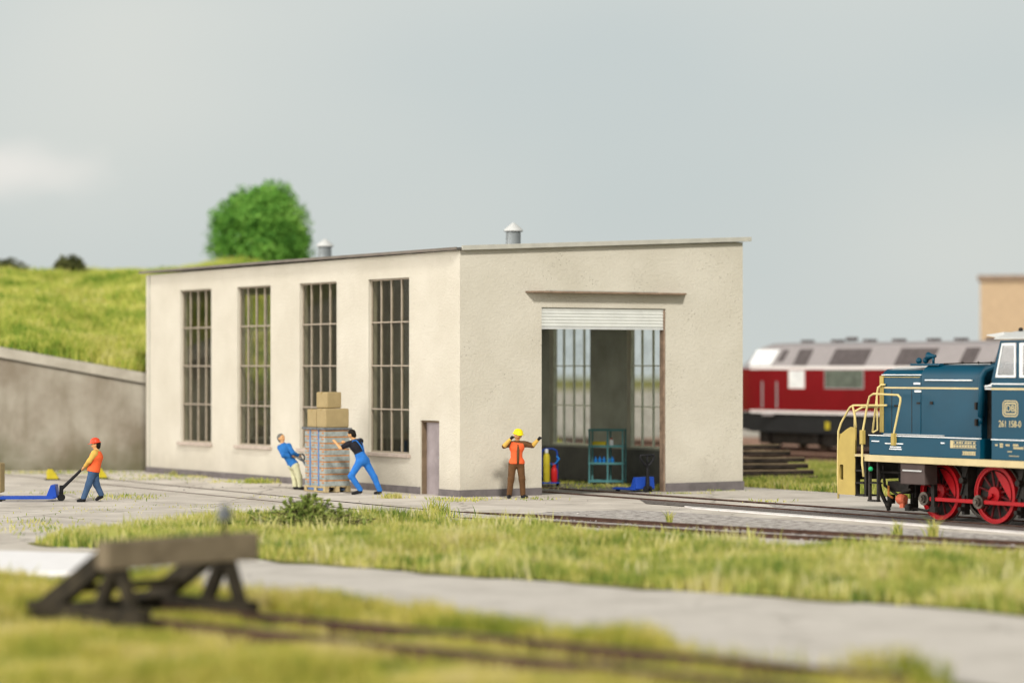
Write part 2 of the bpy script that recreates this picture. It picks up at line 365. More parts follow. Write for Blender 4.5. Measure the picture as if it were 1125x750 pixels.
M['steel'] = mat('oily_steel', (.10,.085,.07), .4, var=.3, vscale=12, metal=.5)
M['cglass'] = glass('cab_glass', (.55,.62,.62), .14, .05)
M['vred'] = mat('diesel_red', (.18,.004,.010), .30, var=.08, vscale=1, coat=.3)
M['vsilver'] = mat('diesel_silver', (.31,.285,.285), .5, var=.04)
M['vgrey'] = mat('diesel_skirt', (.02,.021,.022), .6, var=.1)
M['vwhite'] = mat('diesel_white', (.80,.76,.74), .35, var=.03)
M['vdark'] = mat('diesel_grille', (.10,.085,.085), .6, var=.15, vscale=5)
M['vwin'] = mat('diesel_window', (.12,.14,.12), .12, var=.2, spec=.8)
M['vglare'] = mat('diesel_glare_glass', (.80,.82,.82), .08, var=.1, spec=.9)  # near-white colour paints the glare on these panes
# people
M['skin'] = mat('skin', (.60,.33,.15), .55, var=.05)
M['vest'] = mat('orange_vest', (.72,.115,.035), .75, var=.07, vscale=8)
M['hatr'] = mat('red_helmet', (.70,.07,.03), .35, var=.05)
M['haty'] = mat('yellow_helmet', (.80,.66,.01), .35, var=.05)
M['brownc'] = mat('brown_workwear', (.105,.052,.022), .85, var=.15, vscale=8)
M['denim'] = mat('denim', (.045,.085,.16), .85, var=.15, vscale=9)
M['jacket'] = mat('blue_jacket', (.02,.13,.38), .8, var=.12, vscale=9)
M['overall'] = mat('blue_overall', (.025,.15,.48), .8, var=.12, vscale=9)
M['pale'] = mat('pale_trousers', (.50,.49,.32), .85, var=.08, vscale=9)
M['blackc'] = mat('black_shirt', (.015,.015,.02), .85, var=.2)
M['shoe'] = mat('black_shoe', (.012,.012,.014), .5, var=.2)
M['hairb'] = mat('dark_hair', (.012,.010,.008), .7, var=.2)
M['hairg'] = mat('grey_hair', (.12,.12,.11), .7, var=.2)
M['ochre'] = mat('ochre_shirt', (.58,.36,.08), .8, var=.1)

# ------------------------------------------------------------------ ground
mb = MB(); mb.add([(-500,-60,-.05),(500,-60,-.05),(500,900,-.05),(-500,900,-.05)], [(0,1,2,3)])
ground = mb.build('ground', M['soil'], fixn=False); ground['kind'] = 'structure'
apron_px = [(-500,614),(-60,608),(60,607),(120,603),(190,590),(420,576),(560,580),(740,592),(1125,622),(1330,640),(1330,575),(925,541.5),(817,534.5)]
apron = [G(*p) for p in apron_px] + [Vector((3.0,80.5,0)), Vector((-4.0,92,0)), Vector((-11.5,87.5,0)), Vector((-40,89,0))]
sheet('apron', apron, 0.0, M['concrete'], th=.06)
road_px = [(-500,594),(0,601),(150,603),(280,613),(460,628),(740,647),(1125,673),(1400,692),(1400,800),(1050,748),(850,725),(700,707),(540,684),(300,657),(190,642),(-500,630)]
sheet('road', [G(*p) for p in road_px], -.012, M['road'])
sheet('kerb_slab', [G(*p) for p in [(-500,603),(0,608),(150,612),(192,615),(186,627),(110,631),(-500,631)]], .06, M['white'], th=.1)
# grey gravel beside the near track and dark tread plates beside the rail of the shunter
sheet('gravel_strip', [G(*p) for p in [(560,569),(600,562),(690,560),(755,563),(1125,589.5),(1330,605),(1330,622),(1125,606),(740,583)]], .004, M['gravel'])
def alongA(off, px0, px1, w, z, name, m, th=None):
    "strip parallel to the loco track; off = metres towards the camera from the track axis"
    q0, q1 = O_L + N*off, O_L + N*(off+w)
    def hit(q, px):
        k = (px-562.5)/FPX; t = (q.x-k*q.y)/(k*V.y-V.x); return q + V*t
    return sheet(name, [hit(q0,px0), hit(q0,px1), hit(q1,px1+8), hit(q1,px0+8)], z, m, th=th)
O_L = Vector((11.05, 56.39, 0))
M['tread'] = mat('tread_plate', (.17,.155,.15), .7, var=.15)
_n, _l = M['tread'].node_tree.nodes, M['tread'].node_tree.links
_t = _n.new('ShaderNodeTexCoord'); _m = _n.new('ShaderNodeMapping'); _m.inputs['Rotation'].default_value = (0,0,R(33)); _m.inputs['Scale'].default_value = (1,1,1)
_c = _n.new('ShaderNodeTexVoronoi'); _c.inputs['Scale'].default_value = 6.5; _c.inputs['Randomness'].default_value = 0.05
_l.new(_t.outputs['Object'], _m.inputs[0]); _l.new(_m.outputs[0], _c.inputs['Vector'])
_r = _n.new('ShaderNodeValToRGB'); _r.color_ramp.elements[0].position = .25; _r.color_ramp.elements[0].color = (.26,.24,.22,1); _r.color_ramp.elements[1].position = .38; _r.color_ramp.elements[1].color = (.075,.062,.058,1)
_l.new(_c.outputs['Distance'], _r.inputs[0]); _l.new(_r.outputs[0], _n['Principled BSDF'].inputs['Base Color'])
for _k, _sc, _st in (('concrete', .16, .55), ('road', .22, .30)):
    _n, _l = M[_k].node_tree.nodes, M[_k].node_tree.links; _b = _n['Principled BSDF']; _src = _b.inputs['Base Color'].links[0].from_socket
    _g = _n.new('ShaderNodeNewGeometry'); _nz = _n.new('ShaderNodeTexNoise'); _nz.inputs['Scale'].default_value = 1.1; _nz.inputs['Detail'].default_value = 5; _l.new(_g.outputs['Position'], _nz.inputs['Vector'])
    _va = _n.new('ShaderNodeVectorMath'); _va.operation = 'MULTIPLY_ADD'; _va.inputs[1].default_value = (1.3,1.3,0); _l.new(_nz.outputs['Color'], _va.inputs[0]); _l.new(_g.outputs['Position'], _va.inputs[2])
    _v = _n.new('ShaderNodeTexVoronoi'); _v.feature = 'DISTANCE_TO_EDGE'; _v.inputs['Scale'].default_value = _sc; _l.new(_va.outputs[0], _v.inputs['Vector'])
    _m2 = _n.new('ShaderNodeMapRange'); _m2.inputs[1].default_value = .003; _m2.inputs[2].default_value = .009; _m2.inputs[3].default_value = _st; _m2.inputs[4].default_value = 0; _l.new(_v.outputs['Distance'], _m2.inputs[0])
    _n3 = _n.new('ShaderNodeTexNoise'); _n3.inputs['Scale'].default_value = .9; _n3.inputs['Detail'].default_value = 8; _n3.inputs['Roughness'].default_value = .7; _l.new(_g.outputs['Position'], _n3.inputs['Vector'])
    _m3 = _n.new('ShaderNodeMapRange'); _m3.inputs[1].default_value = .56; _m3.inputs[2].default_value = .70; _m3.inputs[3].default_value = 0; _m3.inputs[4].default_value = .45; _l.new(_n3.outputs[0], _m3.inputs[0])
    _mx = _n.new('ShaderNodeMath'); _mx.operation = 'MAXIMUM'; _l.new(_m2.outputs[0], _mx.inputs[0]); _l.new(_m3.outputs[0], _mx.inputs[1])
    _x = _n.new('ShaderNodeMix'); _x.data_type = 'RGBA'; _l.new(_mx.outputs[0], _x.inputs[0]); _l.new(_src, _x.inputs[6]); _x.inputs[7].default_value = (.17,.15,.125,1); _l.new(_x.outputs[2], _b.inputs['Base Color'])
alongA(.80, 702, 1400, 1.07, .012, 'tread_path', M['tread'])
alongA(1.9, 752, 1400, .34, .03, 'kerb_strip', M['coping2'], th=.05)
alongA(-.60, 845, 1400, 1.2, .008, 'track_bed', M['gravel'])
alongA(.46, 840, 1400, .34, .0125, 'rusty_flangeway', M['rust'])
alongA(-1.02, 840, 1400, .36, .0125, 'rusty_flangeway', M['rust'])
# brown ballast of the tracks far behind and grass verge
sheet('ballast_bed', [Vector((x, y, 0)) for x, y in [(2,122),(9.5,94),(12,92),(40,50),(60,60),(30,112),(10,130)]], -.02, M['redballast'])

def rail_line(name, pts, label, cat='rail', z=.03, hgt=.10, head=.075, groove=True, mats=None, parent=None, group=None, zf=None):
    "one continuous rail laid along ground points"
    mb = MB(); mb.m = 0
    pts = [Vector((p[0], p[1], 0)) for p in pts]
    prof = [(-head, z-hgt), (head, z-hgt), (head*.45, z-hgt+.025), (head*.3, z-.035), (head*.5, z-.03), (head*.5, z), (-head*.5, z), (-head*.5, z-.03), (-head*.3, z-.035), (-head*.45, z-hgt+.025)]
    vs = []; fs = []; k = len(prof)
    for i, p in enumerate(pts):
        d = (pts[min(i+1, len(pts)-1)]-pts[max(i-1, 0)]).normalized(); nn = Vector((-d.y, d.x, 0)); dz = zf(p) if zf else 0
        for a, b in prof: vs.append(p + nn*a + Vector((0,0,b+dz)))
    top = []
    for i in range(len(pts)-1):
        for j in range(k):
            fs.append((i*k+j, i*k+(j+1) % k, (i+1)*k+(j+1) % k, (i+1)*k+j)); top.append(1 if j == 5 else 0)
    mb.add(vs, fs); mb.mi = top
    mb.m = 0; mb.add([], []); mb.f += [list(range(k))[::-1], list(range((len(pts)-1)*k, len(pts)*k))]; mb.mi += [0, 0]
    return mb.build(name, [M['rust'], M['railtop']], parent)
def groove(name, pts, w, off, z, parent):
    pts = [Vector((p[0], p[1], 0)) for p in pts]; vs = []; fs = []
    for i, p in enumerate(pts):
        d = (pts[min(i+1, len(pts)-1)]-pts[max(i-1, 0)]).normalized(); nn = Vector((-d.y, d.x, 0))
        vs += [p + nn*(off) + Vector((0,0,z)), p + nn*(off+w) + Vector((0,0,z))]
    fs = [(2*i, 2*i+2, 2*i+3, 2*i+1) for i in range(len(pts)-1)]
    mb = MB(); mb.add(vs, fs); o = mb.build(name, M['dark'], parent); return o
def offset(pts, o):
    out = []
    for i, p in enumerate(pts):
        d = (pts[min(i+1, len(pts)-1)]-pts[max(i-1, 0)]).normalized(); out.append(p + Vector((-d.y, d.x, 0))*o)
    return out
def smooth_pts(pts, n=8):
    out = []
    for i in range(len(pts)-1):
        p0, p1, p2, p3 = pts[max(i-1,0)], pts[i], pts[i+1], pts[min(i+2,len(pts)-1)]
        for k in range(n):
            t = k/n
            out.append(.5*((2*p1)+(p2-p0)*t+(2*p0-5*p1+4*p2-p3)*t*t+(3*p1-3*p2+p3-p0)*t**3))
    return out+[pts[-1]]
def track(name, axis, label, z=.03, gr=True, hgt=.10, zf=None):
    root = empty(name, (0,0,0), 0, label, 'railway track')
    for sgn in (1, -1):
        q = offset(axis, sgn*.7175)
        rail_line('rail', q, None, z=z, parent=root, hgt=hgt, zf=zf)
        if gr:
            r2 = offset(axis, sgn*.7175)
            groove('flange_groove', r2, .05, -.10 if sgn > 0 else .05, .0045, root)
    return root
axA = [O_L + V*t for t in np.linspace(-14, 33, 30)]
track('engine_track', axA, 'straight track running under the blue shunter and on into the shed doorway', z=.04)
axB = smooth_pts([G(20,520.0), G(115,529), G(310,548), G(480,563.5), G(735,581), G(1000,596), G(1125,602.5), G(1330,613)])
track('yard_track', axB, 'track that curves past the front of the shed along the grass verge', z=.008, hgt=.10, zf=lambda p: .08*min(1, max(0, (p.x+1.5)/2.5)))
axR = [Vector((11.96,106.8,0)) + V*t for t in np.linspace(-60, 40, 20)]
track('diesel_track', axR, 'far track on brown ballast under the red diesel', z=.12, gr=False, hgt=.14)
axR2 = [Vector((11.96,106.8,0)) + N*5.2 + V*t for t in np.linspace(-60, 16, 20)]
track('siding_track', axR2, 'empty siding on brown ballast in front of the red diesel', z=.10, gr=False, hgt=.12)

# ------------------------------------------------------------------ the shed
FL = Vector((-1.37, 68.3, 0)); FR = Vector((6.44, 72.4, 0)); vW = Vector((-10.57, 16.3, 0)).normalized(); LEN = 19.4
BL = FL + vW*LEN; BR = FR + vW*LEN
uF = (FR-FL).normalized(); WF = (FR-FL).length
shed = empty('engine_shed', FL, 0, 'cream rendered single-track engine shed with tall barred windows and raised roller shutter', 'building')
def rel(p): return Vector(p)-FL
def wall(name, p0, p1, th, ztop0, ztop1, holes, m_out, m_in, parent, inward):
    "upright wall from p0 to p1 with rectangular holes (u0,u1,z0,z1); inward = unit vector to the inner face"
    p0, p1 = Vector(p0), Vector(p1); d = (p1-p0); L = d.length; d.normalize()
    us = sorted({0, L, *[h[0] for h in holes], *[h[1] for h in holes]}); zt = 5.95
    zs = sorted({0, *[h[2] for h in holes], *[h[3] for h in holes]}); zs = zs+[99]
    def isolid(i, j):
        if i < 0 or j < 0 or i >= len(us)-1 or j >= len(zs)-1: return False
        uc, zc = (us[i]+us[i+1])/2, (zs[j]+(zs[j+1] if zs[j+1] < 50 else zs[j]+.5))/2
        return not any(h[0] < uc < h[1] and h[2] < zc < h[3] for h in holes)
    def pt(i, j, side):
        u = us[i]; z = zs[j] if zs[j] < 50 else ztop0+(ztop1-ztop0)*u/L
        q = p0 + d*u + Vector((0,0,z)) + (inward*th if side else Vector((0,0,0)))
        return q
    mb = MB()
    for i in range(len(us)-1):
        for j in range(len(zs)-1):
            if not isolid(i, j): continue
            a = [pt(i,j,0), pt(i+1,j,0), pt(i+1,j+1,0), pt(i,j+1,0)]; b = [pt(i,j,1), pt(i+1,j,1), pt(i+1,j+1,1), pt(i,j+1,1)]
            mb.m = 0; mb.add(a, [(0,1,2,3)]); mb.m = 1; mb.add(b, [(3,2,1,0)]); mb.m = 0
            if not isolid(i-1,j): mb.add([a[0],a[3],b[3],b[0]], [(0,1,2,3)])
            if not isolid(i+1,j): mb.add([a[1],a[2],b[2],b[1]], [(3,2,1,0)])
            if not isolid(i,j-1): mb.add([a[0],a[1],b[1],b[0]], [(3,2,1,0)])
            if not isolid(i,j+1): mb.add([a[3],a[2],b[2],b[3]], [(0,1,2,3)])
    me = bpy.data.meshes.new(name); me.from_pydata(mb.v, [], mb.f); me.materials.append(m_out); me.materials.append(m_in)
    me.polygons.foreach_set('material_index', mb.mi)
    bm = bmesh.new(); bm.from_mesh(me); bmesh.ops.remove_doubles(bm, verts=bm.verts, dist=1e-4); bmesh.ops.recalc_face_normals(bm, faces=bm.faces); bm.to_mesh(me); bm.free()
    o = bpy.data.objects.new(name, me); C.objects.link(o); o.parent = parent; return o
inL = Vector((-vW.y, vW.x, 0)); inL = inL if inL.dot(uF) > 0 else -inL          # from the left wall inwards
inF = Vector((-uF.y, uF.x, 0))                                                   # from the front wall inwards
WZ = (1.06, 5.86)
winL = [(2.62,4.84),(6.66,8.88),(10.70,12.88),(14.66,16.86)]
holesL = [(a, b, *WZ) for a, b in winL] + [(1.05, 2.02, -1, 1.99)]
ZL0, ZL1, ZR = 6.50, 6.42, 6.90
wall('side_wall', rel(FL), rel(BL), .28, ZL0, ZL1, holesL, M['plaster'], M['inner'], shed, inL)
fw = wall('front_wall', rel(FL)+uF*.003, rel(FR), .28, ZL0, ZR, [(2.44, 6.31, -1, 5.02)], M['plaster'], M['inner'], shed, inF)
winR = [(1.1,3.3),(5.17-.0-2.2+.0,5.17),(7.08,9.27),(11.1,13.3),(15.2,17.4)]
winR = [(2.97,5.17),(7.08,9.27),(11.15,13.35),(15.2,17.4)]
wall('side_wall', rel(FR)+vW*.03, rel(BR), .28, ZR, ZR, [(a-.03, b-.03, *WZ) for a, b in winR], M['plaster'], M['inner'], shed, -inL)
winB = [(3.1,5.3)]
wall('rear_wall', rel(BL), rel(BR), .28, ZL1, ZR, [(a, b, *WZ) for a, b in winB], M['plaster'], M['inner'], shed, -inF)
# inner floor and dado
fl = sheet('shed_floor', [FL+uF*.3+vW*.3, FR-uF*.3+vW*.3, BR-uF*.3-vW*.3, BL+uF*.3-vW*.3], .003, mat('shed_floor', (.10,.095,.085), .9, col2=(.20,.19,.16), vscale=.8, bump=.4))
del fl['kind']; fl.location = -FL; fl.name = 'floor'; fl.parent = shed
mb = MB()
def panel(mb, p0, p1, z0, z1, th, inward):
    p0, p1 = Vector(p0), Vector(p1)
    a = [p0, p1, p1+inward*th, p0+inward*th]
    mb.add([Vector((q.x,q.y,z)) for z in (z0,z1) for q in a], [(0,1,2,3),(4,5,6,7),(0,1,5,4),(1,2,6,5),(2,3,7,6),(3,0,4,7)])
panel(mb, rel(FR)-inL*.282+vW*.32, rel(BR)-inL*.282-vW*.32, .01, 1.0, .02, -inL)
panel(mb, rel(BL)-inF*.282+uF*.35, rel(BR)-inF*.282-uF*.35, .01, 1.0, .02, -inF)
mb.build('dado', M['dado'], shed)
# plinth
mb = MB()
panel(mb, rel(FL)-uF*.0-vW*.03, rel(FL)+vW*1.05, -.05, .18, .03, -inL); panel(mb, rel(FL)+vW*2.02, rel(BL), -.05, .19, .03, -inL)
q0 = rel(FL)-inL*.03
for a, b, za, zb in ((-.03, 2.44, .185, .20), (6.31, WF+.03, .235, .25)):
    p0, p1 = rel(FL)+uF*a, rel(FL)+uF*b
    pts = [p0, p1, p1-inF*.035, p0-inF*.035]
    mb.add([(q.x,q.y,-.05) for q in pts]+[(pts[i].x,pts[i].y,(za,zb,zb,za)[i]) for i in range(4)], [(0,1,2,3),(4,5,6,7),(0,1,5,4),(1,2,6,5),(2,3,7,6),(3,0,4,7)])
panel(mb, rel(FR)-vW*.0, rel(BR), -.05, .25, .03, inL)
mb.build('plinth', M['plinth'], shed, bevel=.008)
# roof: a mono-pitch slab rising to the right, with a pale edge trim on the front
def roofpt(p, z): return Vector((p.x-FL.x, p.y-FL.y, z))
oL, oR, oF, oB = .16, .17, .12, .15
A_ = FL - uF*oL - vW*oF; B_ = FR + uF*oR - vW*oF; C_ = BR + uF*oR + vW*oB; D_ = BL - uF*oL + vW*oB
def zr(p): # height of the underside
    s = (Vector((p.x,p.y,0))-FL).dot(uF) ; return 6.505 + .0443*s
mb = MB()
us = [0, .25, .5, .7, .85, 1]
vs = []; 
for t in us:
    a = A_.lerp(D_, t); b = B_.lerp(C_, t)
    drop = -.12*max(0, t-.55)**1.5*1.0
    vs += [roofpt(a, 6.503+drop), roofpt(b, 6.93), roofpt(b, 7.02), roofpt(a, 6.563+drop)]
fs = [(0,1,2,3), (len(vs)-4,len(vs)-1,len(vs)-2,len(vs)-3)]
for i in range(len(us)-1):
    for j in range(4): fs.append((4*i+j, 4*i+(j+1) % 4, 4*i+4+(j+1) % 4, 4*i+4+j))
mb.add(vs, fs); roof = mb.build('roof', M['roofing'], shed)
mb = MB()
p0, p1 = roofpt(A_+uF*.13-vW*.004, 6.49), roofpt(B_-vW*.004, 6.925)
for dz0, dz1, th in ((0, .125, .05),):
    pts = [p0, p1, p1-vW*th, p0-vW*th]
    mb.add([q+Vector((0,0,dz0)) for q in pts]+[q+Vector((0,0,dz1+.0)) for q in pts], [(0,1,2,3),(4,5,6,7),(0,1,5,4),(1,2,6,5),(2,3,7,6),(3,0,4,7)])
mb.build('roof_edge', M['roofedge'], roof, bevel=.008)
mb = MB(); p0, p1 = roofpt(A_-uF*.004, 6.50), roofpt(D_-uF*.004, 6.42)
mids = [roofpt(A_.lerp(D_, t)-uF*.004, 6.497-.12*max(0, t-.55)**1.5) for t in us]
for i in range(len(mids)-1): 
    a, b = mids[i], mids[i+1]; c, d = b-uF*.03, a-uF*.03
    mb.add([a,b,c,d]+[q+Vector((0,0,.075)) for q in (a,b,c,d)], [(0,1,2,3),(4,5,6,7),(0,1,5,4),(2,3,7,6)]+([(3,0,4,7)] if i == 0 else [])+([(1,2,6,5)] if i == len(mids)-2 else []))
mb.build('roof_edge', mat('eaves_sheet', (.16,.14,.12), .8), roof)
# ventilators
for px, d in ((564, 74.2), (357, 83.5)):
    x = (px-562.5)/FPX*d
    mb = MB(); c = (x-FL.x, d-FL.y, 6.62)
    mb.lathe([(.21,0),(.21,.66),(.22,.68)], c, 20)
    f = mb.build('ventilator', M['zinc'], roof); sharp(f)
    mb = MB(); mb.lathe([(.26,.67),(.28,.69),(.26,.74),(.12,.86),(.02,.93)], c, 20); sharp(mb.build('ventilator_cap', M['lgrey'], roof))
# windows: outer side
def window(p0, along, inward, u0, u1, z0, z1, m, rows=4, cols=4, depth=.09, sill=True):
    Mx = Matrix(((along.x, inward.x, 0, p0.x), (along.y, inward.y, 0, p0.y), (0,0,1,0), (0,0,0,1)))
    mb = MB(); w_ = .045
    mb.box(u0, u0+w_, depth, depth+.06, z0, z1, Mx); mb.box(u1-w_, u1, depth, depth+.06, z0, z1, Mx)
    mb.box(u0+w_, u1-w_, depth, depth+.06, z0, z0+w_, Mx); mb.box(u0+w_, u1-w_, depth, depth+.06, z1-w_, z1, Mx)
    for i in range(1, cols):
        u = u0+(u1-u0)*i/cols; mb.box(u-.017, u+.017, depth-.012, depth+.055, z0+w_, z1-w_, Mx)
    for j in range(1, rows):
        z = z0+(z1-z0)*j/rows; mb.box(u0+w_, u1-w_, depth-.022, depth+.05, z-.018, z+.018, Mx)
    fr = mb.build('window', m, shed)
    mb = MB(); mb.box(u0+.03, u1-.03, depth+.02, depth+.028, z0+.03, z1-.03, Mx); mb.build('pane', M['glass'] if m is M['frame'] else M['clear'], fr)
    if sill:
        mb = MB(); mb.box(u0-.08, u1+.08, -.10, depth+.0, z0-.10, z0-.002, Mx); mb.build('sill', M['sill'], fr, bevel=.012)
for a, b in winL: window(rel(FL), vW, inL, a, b, *WZ, M['frame'])
for a, b in winR: window(rel(FR), vW, -inL, a, b, *WZ, M['innerframe'])
for a, b in winB: window(rel(BL), uF, -inF, a, b, *WZ, M['innerframe'])
# small door
Mx = Matrix(((vW.x, inL.x, 0, 0), (vW.y, inL.y, 0, 0), (0,0,1,0), (0,0,0,1)))
mb = MB(); mb.box(1.10, 1.97, .17, .22, .0, 1.94, Mx); dr = mb.build('side_door', M['doorp'], shed)
mb = MB(); mb.box(1.05, 1.10, .06, .24, 0, 1.99, Mx); mb.box(1.97, 2.02, .04, .24, 0, 1.99, Mx); mb.box(1.10, 1.97, .06, .24, 1.94, 1.99, Mx); mb.build('door_frame', M['jamb'], dr)
mb = MB(); mb.cyl(Mx @ Vector((1.18,.17,1.0)), Mx @ Vector((1.18,.12,1.0)), .012); mb.cyl(Mx @ Vector((1.17,.12,1.0)), Mx @ Vector((1.30,.12,1.0)), .012); mb.build('door_handle', M['zinc'], dr)
# roller shutter, its hood rail and jamb strip on the right
Mf = Matrix(((uF.x, inF.x, 0, 0), (uF.y, inF.y, 0, 0), (0,0,1,0), (0,0,0,1)))
mb = MB(); prof = []
zz = 5.0
pts = []
for i in range(6):
    z0 = 4.50+i*.085
    pts += [(.075, z0), (.055, z0+.03), (.055, z0+.06), (.075, z0+.083)]
pts = [(.11, 4.50)] + pts + [(.11, 5.018)]
vs = [Mf @ Vector((u, y, z)) for u in (2.45, 6.30) for (y, z) in pts]; n = len(pts)
mb.add(vs, [list(range(n)), list(range(n, 2*n))]+[(i, (i+1) % n, n+(i+1) % n, n+i) for i in range(n)])
sh = mb.build('roller_shutter', M['shutter'], shed)
mb = MB(); mb.box(2.45, 6.30, .05, .12, 4.44, 4.497, Mf); mb.build('shutter_bottom_bar', M['lgrey'], sh)
mb = MB(); mb.box(2.443, 2.48, .12, .20, 0, 4.99, Mf); mb.build('guide_rail', M['hood'], shed)
mb = MB(); mb.box(6.265, 6.307, .03, .24, 0, 4.99, Mf); mb.build('guide_rail', M['hood'], shed)
mb = MB()
mb.prism([(1.95,0),(6.95,0),(6.78,-.34),(2.12,-.34)], 'z', 5.40, 5.45)
mb.v = [tuple(Mf @ Vector(v)) for v in mb.v]; mb.build('door_canopy', M['hood'], shed, bevel=.008)
mb = MB(); mb.box(2.55, 5.9, -.30, -.02, 5.453, 5.475, Mf); mb.build('canopy_sheet', M['roofedge'], shed)

# ------------------------------------------------------------------ retaining wall, hill
RW0, RW1 = Vector((-34.0, 85.8, 0)), Vector((-11.9, 85.8, 0))
def zw(x): return 3.19 + (-12.0-x)*.180
rw = empty('retaining_wall', (0,0,0), 0, 'stained brown concrete retaining wall holding back the grassy hill, coping sloping down to the shed', 'wall')
mb = MB(); mb.add([(-34,85.8,-.05),(-11.86,85.8,-.05),(-11.86,85.8,zw(-11.9)-.38),(-34,85.8,zw(-34)-.38),(-34,86.4,-.05),(-11.86,86.4,-.05),(-11.86,86.4,zw(-11.9)-.38),(-34,86.4,zw(-34)-.38)],
    [(0,1,2,3),(4,5,6,7),(0,1,5,4),(1,2,6,5),(2,3,7,6),(3,0,4,7)])
mb.build('wall', M['wallc'], rw)
mb = MB()
for (y0, z0, z1) in ((85.66, -.34, 0.0),):
    mb.add([(-34,y0,zw(-34)+z0),(-11.84,y0,zw(-11.9)+z0),(-11.84,y0,zw(-11.9)+z1),(-34,y0,zw(-34)+z1),(-34,86.55,zw(-34)+z0),(-11.84,86.55,zw(-11.9)+z0),(-11.84,86.55,zw(-11.9)+z1),(-34,86.55,zw(-34)+z1)],
    [(0,1,2,3),(4,5,6,7),(0,1,5,4),(1,2,6,5),(2,3,7,6),(3,0,4,7)])
mb.build('coping', M['coping'], rw, bevel=.02)
def hz(x, y):
    x = np.asarray(x, float); y = np.asarray(y, float)
    base = np.where(x < -12, 3.10+(-12.0-x)*.180, np.maximum(-.3, 3.1-(x+12)*.45))
    y0 = np.where(x < -12, 86.5, 86.5+(x+12)*.75)
    t = np.clip((y-y0)/24.0, 0, 1); s = t*t*(3-2*t)*.55+np.sqrt(t+1e-9)*.45
    top = 7.35+.20*np.sin(x*.5+1.1)+.16*np.sin(x*1.13+y*.3)
    top = np.where(x > -8.5, top-(x+8.5)*1.6, top); top = np.maximum(top, base)
    und = .16*np.sin(x*.9+y*.7)*np.sin(y*.55-x*.3)+.08*np.sin(x*2.1+.4)*np.sin(y*1.7)
    z = base+(top-base)*s+und*np.clip((y-y0)/3, 0, 1)
    z = np.where(y < y0, base-(y0-y)*.9, z)
    z = z-np.clip(y-128, 0, 99)*.22
    return z
xs = np.linspace(-60, 8, 100); ys = np.linspace(86.5, 160, 90)
XX, YY = np.meshgrid(xs, ys); y00 = np.where(XX < -12, 86.5, 86.5+(XX+12)*.75); YY = np.maximum(YY, y00)
ZZ = np.maximum(hz(XX, YY), -.3)
mb = MB(); nx = len(xs)
mb.add([(a,b,c) for a,b,c in zip(XX.ravel(), YY.ravel(), ZZ.ravel())], [(j*nx+i, j*nx+i+1, (j+1)*nx+i+1, (j+1)*nx+i) for j in range(len(ys)-1) for i in range(nx-1)])
hill = mb.build('hill', M['soil'], smooth=True, fixn=False); hill['kind'] = 'structure'

# ------------------------------------------------------------------ grass
rng = np.random.default_rng(7)
def inpoly(x, y, poly):
    c = np.zeros(len(x), bool); n = len(poly); j = n-1
    for i in range(n):
        xi, yi, xj, yj = poly[i][0], poly[i][1], poly[j][0], poly[j][1]
        cond = ((yi > y) != (yj > y)) & (x < (xj-xi)*(y-yi)/(yj-yi+1e-12)+xi); c ^= cond; j = i
    return c
def fnoise(x, y, s, seed=0):
    r = np.random.default_rng(seed); o = np.zeros_like(x)
    for k in range(7):
        a = r.uniform(0, 6.28); f = s*r.uniform(.6, 2.4); o += np.sin((x*math.cos(a)+y*math.sin(a))*f+r.uniform(0, 6.28))
    return o/7
def blades(name, x, y, z, h, wd, m, label, cat='grass', lean=.45, kind='stuff'):
    n = len(x); a = rng.uniform(0, 2*math.pi, n); ln = rng.uniform(.05, lean, n)*h; la = rng.uniform(0, 2*math.pi, n)
    wx, wy = np.cos(a)*wd, np.sin(a)*wd; lx, ly = np.cos(la)*ln, np.sin(la)*ln
    v = np.empty((n, 5, 3), np.float32)
    v[:,0] = np.stack([x-wx, y-wy, z], 1); v[:,1] = np.stack([x+wx, y+wy, z], 1)
    v[:,2] = np.stack([x-wx*.8+lx*.35, y-wy*.8+ly*.35, z+h*.55], 1); v[:,3] = np.stack([x+wx*.8+lx*.35, y+wy*.8+ly*.35, z+h*.55], 1)
    v[:,4] = np.stack([x+lx, y+ly, z+h*rng.uniform(.85, 1, n)], 1)
    me = bpy.data.meshes.new(name); me.vertices.add(n*5); me.vertices.foreach_set('co', v.ravel())
    b = (np.arange(n)*5)[:, None]
    loops = np.concatenate([b+np.array([0,1,3,2]), b+np.array([2,3,4])], 1).ravel()
    me.loops.add(len(loops)); me.loops.foreach_set('vertex_index', loops.astype(np.int32))
    st = np.stack([np.arange(n)*7, np.arange(n)*7+4], 1).ravel(); me.polygons.add(2*n); me.polygons.foreach_set('loop_start', st.astype(np.int32))
    me.materials.append(m); me.update(calc_edges=True); me.validate()
    o = bpy.data.objects.new(name, me); C.objects.link(o); tag(o, label, cat, None, kind); return o
def scatter(poly, dens):
    xs = [p[0] for p in poly]; ys = [p[1] for p in poly]; A = (max(xs)-min(xs))*(max(ys)-min(ys)); n = int(A*dens)
    x = rng.uniform(min(xs), max(xs), n); y = rng.uniform(min(ys), max(ys), n); k = inpoly(x, y, poly); return x[k], y[k]
def edge_trim(x, y, poly, width=.5, seed=3):
    "ragged border: blades near the edge thin out"
    d = np.full(len(x), 9.0); n = len(poly)
    for i in range(n):
        a, b = poly[i], poly[(i+1) % n]; ex, ey = b[0]-a[0], b[1]-a[1]; L2 = ex*ex+ey*ey
        t = np.clip(((x-a[0])*ex+(y-a[1])*ey)/L2, 0, 1); d = np.minimum(d, np.hypot(x-a[0]-t*ex, y-a[1]-t*ey))
    return d
